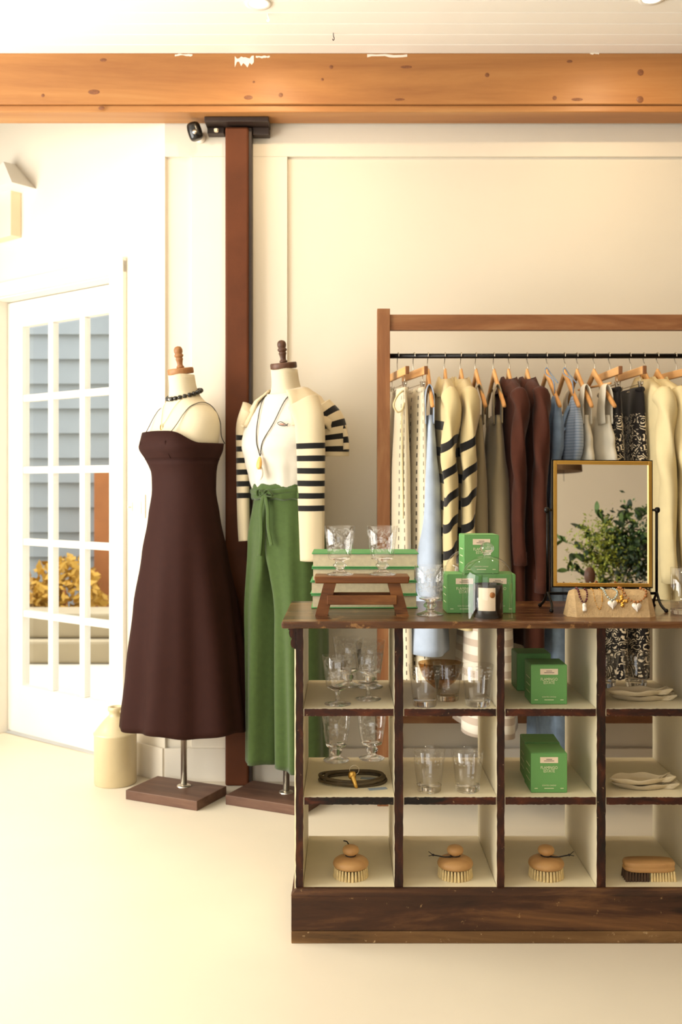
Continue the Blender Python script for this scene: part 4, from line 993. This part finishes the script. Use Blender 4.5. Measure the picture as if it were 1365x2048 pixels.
# trousers
tr = thing('linen_trousers', 'green wide-leg linen trousers with tied waist on the dress form', 'trousers', M2, A2)
WZ = 1.215
def leg_ring(s, z, n=60):
    f = sm((1.02-z)/.30); hip = sm((WZ-z)/.20)
    hx, hy = .138+.032*hip, .106+.022*hip
    lx, ly = .088, .118; cx = .083; R = []
    lo = sm((.9-z)/.6)
    for i in range(n):
        t = i/n
        if t < .7: th = -PI/2+PI*t/.7; D_ = (hx*math.cos(th), hy*math.sin(th)); te_ = -2.0+4.0*t/.7
        else: q = (t-.7)/.3; D_ = (.0005, hy*(1-2*q)); te_ = 2.0+(2*PI-4.0)*q
        E = (cx+lx*math.cos(te_), ly*math.sin(te_))
        k = .0+.11*(.5+.5*lo)
        fold = k*math.cos(3*te_+1.1*s+.4)+.6*k*math.cos(7*te_+s+2*z)
        pleat = .06*hip*(math.exp(-((te_+1.15)/.12)**2)+.7*math.exp(-((te_+.65)/.12)**2))
        x = D_[0]*(1-f)+E[0]*f; y = D_[1]*(1-f)+E[1]*f
        xx = (x-cx)*(1+fold*hip+pleat)+cx if True else x
        if x < .01 and f < .5: xx = x
        R.append((s*xx, y*(1+fold*hip+pleat)+.004, z+(0 if z > .2 else .004*math.cos(3*te_))))
    return R
for s in (-1, 1): loft('trouser_leg', [leg_ring(s, z) for z in zlist(WZ-.03, .155, 44)], 'trouser_linen', tr, cap=(False, False), solid=.003)
def band_ring(z, o_, ph=0): return [(*[q for q in (math.cos(2*PI*i/60)*(.140+o_+.002*math.cos(i*1.9+ph)), math.sin(2*PI*i/60)*(.109+o_+.002*math.cos(i*1.9+ph))+.002)], z+.003*math.cos(i*1.3+ph)) for i in range(60)]
loft('waistband', [band_ring(WZ+.014, .004), band_ring(WZ+.004, .008), band_ring(WZ-.016, .0085), band_ring(WZ-.036, .008, 1), band_ring(WZ-.044, .002, 1)], 'trouser_linen', tr, cap=(False, False), solid=.003)
def wf(x, z, o_=.012): return Vector((x, .002-(.109+o_)*math.sqrt(max(0, 1-(x/(.140+o_))**2)), z))
tube('belt_tie', [wf(-.12, WZ-.014), wf(-.06, WZ-.016), wf(0, WZ-.018, .014), wf(.06, WZ-.012), wf(.12, WZ-.006)], .009, 'trouser_linen', tr, 8, .35, (0, 0, 1))
for sx, L_ in ((-1, .03), (1, .045)):
    tube('bow_loop', [wf(0, WZ-.02, .018), wf(sx*.022, WZ-.006, .026), wf(sx*L_, WZ-.016-.012*(sx > 0), .026), wf(sx*.026, WZ-.032, .024), wf(0, WZ-.022, .018)], .0065, 'trouser_linen', tr, 8, .3)
tube('tie_end', [wf(-.002, WZ-.022, .02), wf(-.012, WZ-.08, .026), wf(-.004, WZ-.17, .032), wf(-.012, WZ-.255, .034)], .0085, 'trouser_linen', tr, 8, .25, (1, 0, 0))
tube('tie_end', [wf(.004, WZ-.022, .02), wf(.022, WZ-.08, .026), wf(.030, WZ-.15, .032), wf(.046, WZ-.215, .034)], .0085, 'trouser_linen', tr, 8, .25, (1, 0, 0))
for x in (.075,): box('belt_loop', x-.005, x+.005, -.004, .004, WZ-.038, WZ+.012, 'trouser_linen', tr, .002, wf(x, 0, .010)*1)
# cord pendant
pd = thing('cord_pendant', 'long black cord with amber shell pendant over the white T-shirt', 'necklace', M2, A2)
def tf(x, z, o_=.006): return front(x, z, o_, TEE)
cz = 1.335
tube('cord', [back(.0, 1.60, .006)+Vector((0, 0, .012)), Vector((-.066, -.004, 1.592)), tf(-.060, 1.552), tf(-.042, 1.46, .008), tf(-.016, 1.39), tf(-.003, cz+.008, .008), tf(0, cz, .010)], .0019, 'cord_black', pd, 6)
tube('cord', [back(.0, 1.60, .006)+Vector((0, 0, .012)), Vector((.066, -.004, 1.592)), tf(.060, 1.552), tf(.042, 1.46, .008), tf(.016, 1.39), tf(.003, cz+.008, .008), tf(0, cz, .010)], .0019, 'cord_black', pd, 6)
lathe('amber_shell', smooth_prof([(0, .0), (.006, -.002), (.012, -.02), (.013, -.036), (.008, -.046), (0, -.05)], 2), 'shell_orange', pd, tf(0, cz-.002, .012), (math.radians(-8), 0, 0), 16, sy=.6)
lathe('pale_shell', smooth_prof([(0, .0), (.007, -.004), (.014, -.022), (.0145, -.038), (.008, -.052), (0, -.055)], 2), 'pearl', pd, tf(-.002, cz-.036, .014), (math.radians(-6), 0, 0), 16, sy=.55)
# sweater: yoke round the shoulders, two hanging sleeves and the turned back body
swt = thing('striped_sweater', 'cream sweater with black stripes draped over the dress form shoulders', 'sweater', M2, A2)
def yoke(r, a):      # r 0 near the neck, 1 over the shoulder, >1 down the back/side; a angle, -pi/2 is the front
    bk_ = sm((math.sin(a)+.35)/.9)
    if r < .5: q = r/.5; hx, hy, z = .074+q*.066, .074+q*.028, 1.600-q*.038
    else: q = (r-.5)/.5; hx, hy, z = .140+q*.062, .102+q*.034, 1.562-q*.095
    if r > 1: q = r-1; hx, hy, z = .202+.004*q, .136+.012*q, 1.467-.14*q*bk_
    w = .004*math.cos(9*a+5*r)
    return Vector(((hx+w)*math.cos(a), (hy+w)*math.sin(a)+.008, z-.018*max(0, -math.sin(a))))
a0_, a1_ = -PI/2+.62, -PI/2+2*PI-.62; rr = [0, .1, .2, .3, .4, .5, .6, .7, .8, .9, 1, 1.35, 1.7]
def side_in(a, r):   # narrow the front ends of the yoke
    return a
rings_ = [[yoke(r, a0_+(a1_-a0_)*(i/48)+(0)) for i in range(49)] for r in rr]
yk = loft('sweater_yoke', rings_, 'knit_plain', swt, closed=False, solid=.008)
def flat_sweep(name, pts, wd, th, dirv, mat, k=8, seg=20, fold=.15, v0=0):
    P_ = catmull(pts, k); n = len(P_); rings = []; d = Vector(dirv).normalized()
    for i, p in enumerate(P_):
        t_ = (P_[min(i+1, n-1)]-P_[max(i-1, 0)]).normalized(); a = (d-t_*d.dot(t_)).normalized(); b_ = t_.cross(a)
        f = i/(n-1); w_ = wd(f) if callable(wd) else wd; h_ = th(f) if callable(th) else th; R = []
        for q in range(seg):
            an = 2*PI*q/seg; x, y = sup(an, w_, h_, 2.6); R.append(p+a*x+b_*(y+fold*h_*math.sin(x/w_*4+f*2)))
        rings.append(R)
    return loft(name, rings, mat, swt)
flat_sweep('sleeve', [(.150, -.075, 1.535), (.186, -.085, 1.47), (.192, -.082, 1.36), (.190, -.078, 1.20), (.190, -.074, 1.06), (.188, -.07, .945)], lambda f: .060-.014*f, lambda f: .024-.004*f, (.92, .38, 0), 'knit_sleeve')
flat_sweep('sleeve', [(-.150, -.055, 1.53), (-.186, -.05, 1.46), (-.192, -.045, 1.36), (-.190, -.045, 1.20), (-.186, -.045, 1.08), (-.180, -.045, 1.005)], lambda f: .052-.014*f, lambda f: .024-.004*f, (.85, -.52, 0), 'knit_sleeve_short')
flat_sweep('folded_body', [(.155, .02, 1.525), (.190, .04, 1.475), (.200, .052, 1.40), (.200, .055, 1.335)], lambda f: .058, lambda f: .022, (.35, .93, 0), 'knit_flap')
flat_sweep('folded_body', [(.105, .09, 1.535), (.165, .095, 1.48), (.198, .098, 1.42), (.206, .098, 1.355)], lambda f: .046, lambda f: .016, (.75, -.65, 0), 'knit_flap')
# ================================================================== CLOTHES RACK
RKY = 3.845; X0, X1 = PX(755, 3.82), 1.72; RZT = PZ(617, 3.82); ROD = PZ(712, RKY)
rk = thing('clothes_rack', 'walnut clothes rack with black rod against the back wall', 'rack', (X0, RKY, 0))
pw = .049
for x in (0, X1-X0-pw):
    box('post', x, x+pw, -.025, .025, .0302, RZT, 'rack_wood', rk, .0015)
    box('foot', x+.0, x+pw, -.03, .245, 0, .03, 'rack_wood_h', rk, .0015)
    box('rear_upright', x, x+pw, .205, .24, .0302, .32, 'rack_wood', rk, .0015)
za, zb_ = PZ(660, 3.83), PZ(629, 3.83)
box('top_rail', pw, X1-X0-pw, -.016, .016, za, zb_, 'rack_wood_h', rk, .0015)
box('lower_rail', pw, X1-X0-pw, .215, .237, PZ(1447, 4.06), PZ(1434, 4.06)+.018, 'rack_wood_h', rk, .0015)
tube('rod', [(pw-.002, 0, ROD), (X1-X0-pw+.002, 0, ROD)], .0095, 'black_metal', rk, 16, k=1)

def hook(parent, lean=0):
    pts = [Vector((0, .0135*math.cos(a), .0005+.0125*math.sin(a)))for a in [math.radians(d) for d in (200, 150, 110, 80, 50, 15, -15)]]
    pts += [Vector((lean*.002, .008, -.022)), Vector((lean*.004, .001, -.034)), Vector((lean*.003, 0, -.062))]
    tube('hook', pts, .0017, 'hook_steel', parent, 6, k=3)
def shirt_hanger(px, label, rz=0, bar=False, w=.186):
    t = thing('wooden_hanger', label, 'hanger', (PX(px, RKY), RKY, ROD), math.radians(rz), 'hangers on the rack'); hook(t, 1 if px > 1000 else -1)
    rings = []
    for i in range(23):
        f = -1+2*i/22; y = f*w; z = -.064-.142*abs(f)**.95; hh = .0165-.006*abs(f); tt = .0062+.001*abs(f)
        if i in (0, 22): hh *= .6
        rings.append([(sup(2*PI*k/12, tt, hh, 3)[0], y, z+sup(2*PI*k/12, tt, hh, 3)[1]) for k in range(12)])
    loft('shoulder_bar', rings, 'hanger_wood', t)
    if bar: tube('trouser_bar', [(0, -w*.8, -.118), (0, w*.8, -.118)], .0045, 'hanger_wood', t, 8, k=1)
    return t
def clip_hanger(px, label, rz=0, w=.15):
    t = thing('clip_hanger', label, 'hanger', (PX(px, RKY), RKY, ROD), math.radians(rz), 'hangers on the rack'); hook(t, 1 if px > 1000 else -1)
    box('wood_bar', -.007, .007, -w, w, -.086, -.056, 'hanger_wood', t, .003); box('end_cap', -.0072, .0072, -w-.003, -w+.004, -.0862, -.0558, 'rack_wood', t, .002)
    tube('clip_rod', [(0, -w*.9, -.118), (0, w*.9, -.118)], .0016, 'hook_steel', t, 6, k=1)
    for y in (-w*.72, w*.72):
        tube('clip_wire', [(0, y, -.086), (0, y, -.12)], .0014, 'hook_steel', t, 6, k=1)
        bm = bmesh.new(); add_box(bm, .002, .005, y-.009, y+.009, -.150, -.108, .001, Matrix.Rotation(.2, 4, 'Y')); add_box(bm, -.005, -.002, y-.009, y+.009, -.150, -.108, .001, Matrix.Rotation(-.2, 4, 'Y')); bm_obj('clip', bm, 'hook_steel', t)
    return t
def cloth_rings(tab, z0, z1, nz, seg, k, amp, ph, e=2.4):
    # tab rows: (z, half length along the hanger, half thickness, y centre, x centre)
    R = []
    for z in zlist(z0, z1, nz):
        a, b_, oy, ox = rows(tab, z); r = []; g = (z0-z)/(z0-z1)
        for i in range(seg):
            t = 2*PI*i/seg; x, y = sup(t, b_, a, e); w = amp*(.25+.75*g)
            x += w*math.sin(k*y/a*2.2+ph+g*1.5)+.4*w*math.sin(2.7*k*y/a+ph*2-g*2); y += .5*w*math.cos(k*t+ph)
            r.append((x+ox, y+oy, z))
        R.append(r)
    return R
def garment(name, label, cat, px, rz=0, group=None): return thing(name, label, cat, (PX(px, RKY), RKY, ROD), math.radians(rz), group)
SH = [(-.096, .068, .014, 0, 0), (-.112, .110, .024, 0, 0), (-.134, .155, .030, 0, 0), (-.162, .203, .034, 0, 0), (-.22, .212, .037, 0, 0), (-.33, .200, .036, 0, 0)]
def shirt(px, label, mat, hem, rz, cat='shirt', sl=.60, bodymat=None, ph=0, collar=True, sr=.046, group=None, thick=1, slz=None, drop=0):
    t = garment('collared_shirt' if collar else 'knit_top', label, cat, px, rz, group)
    tab = [(z, a, b_*thick, c, d) for z, a, b_, c, d in SH]+[(hem*.6, .198, .036*thick, 0, 0), (hem, .202, .042*thick, 0, 0)]
    loft('body', cloth_rings(tab, -.096, hem, 34, 44, 3.2, .010, ph), bodymat or mat, t, cap=(True, False))
    for sy in (-1, 1):
        P_ = catmull([(0, sy*.160, -.150), (-.004*sy, sy*.205, -.225), (-.006, sy*(.215+drop*.3), -.38), (-.002, sy*(.205+drop*.7), -.53), (.004, sy*(.195+drop), -.125-sl)], 8)
        rings = tube_rings(P_, lambda f: sr*(1-.25*f)*(.6+.4*sm(f/.12)), 16, .62, (0, 1, 0))
        for i, r in enumerate(rings):
            for q in range(16): r[q] = r[q]+Vector((.006*math.sin(i*.45+q*.8+ph), .004*math.sin(i*.7+q+ph), 0))
        loft('sleeve', rings, mat, t, cap=(False, True))
        if collar:
            cu = tube_rings([P_[-1]+Vector((0, 0, .045)), P_[-1]+Vector((0, 0, -.004))], sr*.82, 16, .62, (0, 1, 0)); loft('cuff', cu, mat, t, cap=(False, True))
    if collar:
        n = 26; rin = []
        for z, k, fl in ((-.112, 1.0, 0), (-.086, .98, 0), (-.083, 1.08, 0), (-.112, 1.3, .016), (-.148, 1.55, .05)):
            rin.append([((.026*k+fl*.2)*math.cos(2*PI*i/n), (.062*k+fl)*math.sin(2*PI*i/n), z-.012*(math.sin(2*PI*i/n) < -.6)*k) for i in range(n)])
        loft('collar', rin, mat, t, cap=(False, False), solid=.003)
    return t
def tank(px, label, mat, hem, rz=0, ph=0, a_top=.13, scal=False, cat='dress', group=None, flare=.21, th=.03):
    t = garment('sleeveless_top' if hem > -.7 else 'sleeveless_dress', label, cat, px, rz, group)
    tab = [(-.235, a_top, .014, 0, 0), (-.28, a_top+.02, .02, 0, 0), (-.37, a_top+.045, .026, 0, 0), (-.5, a_top+.04, th, 0, 0), ((hem-.5)/2, (a_top+flare)/2+.03, th*1.2, 0, 0), (hem, flare, th*1.6, 0, 0)]
    R = cloth_rings(tab, -.235, hem, 34, 44, 3, .012, ph)
    if scal:
        for i, r in enumerate(R): R[i] = [(x, y*(1+.05*math.sin(z*75)), z) for x, y, z in r]
    loft('body', R, mat, t, cap=(False, False), solid=.002)
    for sy in (-1, 1):
        y0 = sy*.098
        for sx in (-1, 1):
            pts = [(0, y0, -.119), (sx*.009, y0, -.133), (sx*.015, y0+sy*.008, -.165), (sx*.016, sy*(a_top-.024), -.21), (sx*.015, sy*(a_top-.022), -.27)]
            rings = tube_rings(catmull(pts, 5), lambda f: .024+.014*f, 12, .12, (0, 1, 0)); loft('strap', rings, mat, t)
    return t
def hung(px, label, mat, hem, rz=0, cat='trousers', ph=0, a0=.12, a1=.16, b0=.010, b1=.035, name='hung_trousers', group=None, k=3, amp=.010, ox=0):
    t = garment(name, label, cat, px, rz, group)
    tab = [(-.130, a0, b0, 0, 0), (-.20, a0+.01, b0*1.6, 0, 0), (-.45, (a0+a1)/2, (b0+b1)*.6, 0, ox*.4), (hem, a1, b1, 0, ox)]
    loft('body', cloth_rings(tab, -.130, hem, 36, 48, k, amp, ph), mat, t, cap=(True, False))
    tw = tube_rings([Vector((0, -a0-.001, -.14)), Vector((0, a0+.001, -.14))], .011, 10, 1.1, (0, 0, 1)); loft('waistband', tw, mat, t)
    return t
# hangers and garments, left to right (each label names its place between its neighbours)
clip_hanger(797, 'clip hanger with wooden bar nearest the left post of the rack', 10)
t = hung(797, 'cream trousers with a tied drawstring, first on the rack', 'dash_cloth', PZ(1350, 3.8)-ROD, 9, 'trousers', .3, .12, .15)
tube('drawstring', [(-.008, -.12, -.145), (-.030, -.126, -.165), (-.045, -.13, -.20), (-.03, -.13, -.225), (-.012, -.13, -.215), (-.004, -.128, -.19), (-.014, -.13, -.24), (-.012, -.13, -.42), (-.008, -.13, -.62)], .0035, 'cream_shirt', t, 6)
clip_hanger(829, 'clip hanger with wooden bar, second from the left post', 13)
hung(829, 'cream trousers with dark dashed seam, second on the rack', 'dash_cloth', PZ(1400, 3.8)-ROD, 11, 'trousers', 1.1, .12, .17)
shirt_hanger(857, 'wooden hanger holding the pale blue dress', 0)
tank(857, 'pale blue sleeveless dress between dashed trousers and striped knits', 'blue_cotton', PZ(1300, 3.8)-ROD, -2, .8, .12, flare=.2, th=.046)
shirt_hanger(891, 'wooden hanger holding the left striped knit', -2); shirt_hanger(923, 'wooden hanger holding the right striped knit', 0)
shirt(891, 'cream knit shirt with black stripes beside the pale blue dress', 'knit_polo', PZ(1240, 3.8)-ROD, 0, 'sweater', .70, None, .2, True, .05)
shirt(923, 'cream knit shirt with black stripes beside the taupe dress', 'knit_polo', PZ(1250, 3.8)-ROD, 2, 'sweater', .68, None, 1.4, True, .05)
shirt_hanger(953, 'wooden hanger holding the taupe dress next to the striped knits', 3); shirt_hanger(989, 'wooden hanger holding the taupe dress next to the brown shirts', 3)
tank(953, 'long taupe sleeveless dress with pale striped hem next to the striped knits', 'taupe_stripe', PZ(1448, 3.8)-ROD, -2, 2.2, .13, flare=.25, th=.045)
tank(989, 'long taupe sleeveless dress with pale striped hem next to the brown shirts', 'taupe_stripe', PZ(1452, 3.8)-ROD, -2, .5, .13, flare=.25, th=.05)
shirt_hanger(1018, 'wooden hanger holding the left brown shirt', 0); shirt_hanger(1055, 'wooden hanger holding the right brown shirt', 0)
shirt(1018, 'brown long-sleeved shirt, left of the two brown ones', 'brown_linen', PZ(1200, 3.8)-ROD, 2, 'shirt', .66, None, .9, True, .046)
shirt(1055, 'brown long-sleeved shirt, right of the two, with rolled cuff', 'brown_linen', PZ(1290, 3.8)-ROD, 4, 'shirt', .76, None, 2.5, True, .05)
shirt_hanger(1094, 'bare wooden hanger with blue ties left of the denim tops', 4, False, .18); shirt_hanger(1130, 'wooden hanger with blue ties above the right denim top', 4, False, .18)
for px, lab, hem, ph in ((1094, 'long blue halter dress with knotted bodice next to the brown shirts', 1530, .4), (1130, 'long blue halter dress next to the white scalloped tops', 1500, 1.9)):
    t = garment('halter_dress', lab, 'dress', px, 4, 'blue halter dresses'); h = PZ(hem, 3.8)-ROD
    tab = [(-.165, .02, .006, -.12, 0), (-.21, .05, .014, -.11, 0), (-.27, .10, .026, -.08, 0), (-.36, .13, .030, -.05, 0), (-.42, .11, .02, -.03, 0), (-.55, .13, .026, 0, 0), (h, .20, .05, 0, 0)]
    loft('body', cloth_rings(tab, -.165, h, 44, 48, 4, .014, ph), 'denim_blue' if px == 1094 else 'blue_stripe_cloth', t, cap=(True, False))
    tube('halter_tie', [(-.002, -.12, -.17), (-.010, -.13, -.11), (-.009, -.02, -.07), (.0, .0, -.045), (.011, -.02, -.07), (.010, -.12, -.115)], .0022, 'denim_blue', t, 6)
    tube('bow_tie', [(-.012, -.1, -.20), (-.035, -.12, -.24), (-.05, -.12, -.30), (-.03, -.11, -.28)], .008, 'denim_blue', t, 8, .3)
shirt_hanger(1155, 'wooden hanger holding the left white scalloped top', 5, False, .17); shirt_hanger(1189, 'wooden hanger holding the right white scalloped top', 12, True, .17)
tank(1155, 'white scalloped sleeveless top next to the blue dresses', 'white_cotton', PZ(1080, 3.8)-ROD, 4, .2, .12, True, 'top', None, .16, .02)
tank(1189, 'white scalloped sleeveless top next to the black paisley skirts', 'white_cotton', PZ(1080, 3.8)-ROD, 10, 1.2, .12, True, 'top', None, .16, .02)
clip_hanger(1219, 'clip hanger with wooden bar above the left paisley skirt', 1, .15); clip_hanger(1261, 'clip hanger with wooden bar above the right paisley skirt', 3, .16)
hung(1219, 'black and cream paisley skirt next to the white tops', 'paisley_cloth', PZ(1350, 3.8)-ROD, 1, 'skirt', .6, .13, .17, .012, .045, 'paisley_skirt')
hung(1261, 'black and cream paisley skirt next to the cream shirts', 'paisley_cloth', PZ(1345, 3.8)-ROD, 3, 'skirt', 1.7, .13, .17, .012, .045, 'paisley_skirt')
shirt_hanger(1289, 'wooden hanger holding the left cream shirt', 4); shirt_hanger(1316, 'wooden hanger holding the right cream shirt', 8)
shirt(1289, 'cream long-sleeved shirt next to the paisley skirts', 'cream_shirt', PZ(1190, 3.8)-ROD, 4, 'shirt', .72, None, .3, True, .055, None, 1.2, None, .05)
shirt(1316, 'cream long-sleeved shirt next to the dark jeans', 'cream_shirt', PZ(1215, 3.8)-ROD, 7, 'shirt', .80, None, 1.5, True, .058, None, 1.3, None, .08)
clip_hanger(1352, 'clip hanger with wooden bar at the right picture edge', 6, .16)
hung(1352, 'dark blue jeans hanging at the right picture edge', 'dark_denim', PZ(1440, 3.8)-ROD, 6, 'trousers', .1, .13, .16, .012, .03, 'hung_jeans')

# ================================================================== behind the photographer: what the mirror shows
TX, TY, TZ = 1.50, .28, .74
tbk = thing('side_table', 'pale table holding the bouquet reflected in the mirror', 'table', (TX, TY, 0))
box('table_top', -.5, .5, -.32, .34, TZ-.03, TZ, 'rack_wood_h', tbk, .003)
for sx in (-1, 1):
    for sy in (-1, 1): box('leg', sx*.44-.025, sx*.44+.025, sy*.27-.025, sy*.27+.025, 0, TZ-.0305, 'rack_wood', tbk, .003)
vs_ = thing('flower_vase', 'round vase under the reflected bouquet', 'vase', (1.50, .30, TZ))
lathe('vase_body', smooth_prof([(0, 0), (.05, 0), (.085, .04), (.08, .09), (.05, .12), (.055, .135), (.048, .135), (.04, .115), (.07, .08), (.05, .02), (0, .015)], 1), 'stoneware', vs_, seg=32)
bq = thing('leaf_bouquet', 'bouquet of eucalyptus and lime green filler reflected in the mirror', 'bouquet', (1.50, .30, TZ+.10))
rnd = random.Random(11)
lv = []
for i in range(13):
    f = -1+2*i/12; lv.append((f, .5*math.sin(PI*(i/12))**.8))
vs = [(x*.034, 0 if abs(y) < 1e-6 else y*.034, -.006*x*x) for x, y in lv]+[(x*.034, -y*.034, -.006*x*x) for x, y in lv[::-1][1:-1]]
lm = bpy.data.meshes.new('leaf'); lm.from_pydata(vs, [], [tuple(range(len(vs)))]); lm.materials.append(M['foliage_dark']); lm.update()
lm2 = lm.copy(); lm2.materials.clear(); lm2.materials.append(M['foliage'])
stems = [(-.30, -.05, .26), (-.25, .02, .19), (-.20, -.08, .34), (-.12, .0, .42), (-.06, -.1, .36), (.02, .05, .40), (.08, -.06, .46), (.16, .0, .42), (.2, .1, .33), (.28, -.05, .3), (-.28, .0, .10), (.3, .08, .2), (-.02, -.14, .25), (.12, .14, .28)]
nleaf = 0
for j, (dx, dy, dz) in enumerate(stems):
    pts = [Vector((0, 0, -.05)), Vector((dx*.25, dy*.25, dz*.5)), Vector((dx*.65, dy*.65, dz*.85)), Vector((dx, dy, dz))]
    tube('stem', pts, .002, 'foliage', bq, 5)
    P_ = catmull(pts, 6)
    for q in range(6, len(P_), 2):
        for s_ in (-1, 1):
            d = Vector((rnd.uniform(-1, 1), rnd.uniform(-.6, .6), rnd.uniform(-.5, .8))).normalized()
            o = link('leaf', lm if rnd.random() < .6 else lm2, None, bq, P_[q]+d*.03, d.to_track_quat('X', 'Z').to_euler())
            o.rotation_euler.rotate_axis('X', rnd.uniform(-1.2, 1.2)); k = rnd.uniform(.8, 1.25); o.scale = (k, k, k); nleaf += 1
for nm, mt2, cx_, cz_, r_, n_, sd_ in (('lime_filler', 'foliage_lime', -.10, .24, .14, 900, 1), ('dense_foliage', 'foliage_dark', .08, .17, .17, 1300, 2), ('grey_filler', 'foliage', .12, .24, .16, 900, 3), ('lime_filler', 'foliage_lime', -.08, .13, .13, 700, 4)):
    rnd2 = random.Random(sd_); vs, fs = [], []
    for i in range(n_):
        d = Vector((rnd2.gauss(0, 1), rnd2.gauss(0, .8), rnd2.gauss(0, 1))); d = d*(r_*.55); c = Vector((cx_, 0, cz_))+d
        if c.z < .01: continue
        a = Vector((rnd2.gauss(0, 1), rnd2.gauss(0, 1), rnd2.gauss(0, 1))).normalized(); b_ = a.orthogonal().normalized(); k = len(vs); s_ = rnd2.uniform(.006, .014)*(1.4 if nm == 'dense_foliage' else 1)
        vs += [c-a*s_, c+b_*s_*.5, c+a*s_, c-b_*s_*.5]; fs.append((k, k+1, k+2, k+3))
    o = mesh(nm, vs, fs, mt2, bq); o['kind'] = 'stuff'
fn = lathe('turned_ornament', smooth_prof([(0, 0), (.03, 0), (.03, .01), (.012, .03), (.010, .08), (.013, .10), (.024, .125), (.026, .15), (.018, .172), (0, .18)], 2), 'finial_dark', None, (1.29, .50, TZ+.0003), None, 24); fn.scale = (1.15, 1.15, 1.22); tag(fn, 'dark turned wooden ornament with ball top reflected beside the bouquet', 'ornament')
pn = thing('pendant_lamp', 'brown drum pendant lamp reflected at the top of the mirror', 'lamp', (1.33, -.5, CEIL-.0005))
lathe('shade', [(.16, -1.40), (.165, -1.40), (.15, -1.18), (.147, -1.18), (.16, -1.395)], 'shade_fabric', pn, seg=36); lathe('shade_top', [(0, -1.185), (.148, -1.185)], 'shade_fabric', pn, seg=36)
tube('cable', [(0, 0, 0), (0, 0, -1.19)], .003, 'cord_black', pn, 6, k=1); tube('pull_cord', [(.05, 0, -1.19), (.05, 0, -1.46)], .0015, 'cord_black', pn, 6, k=1)
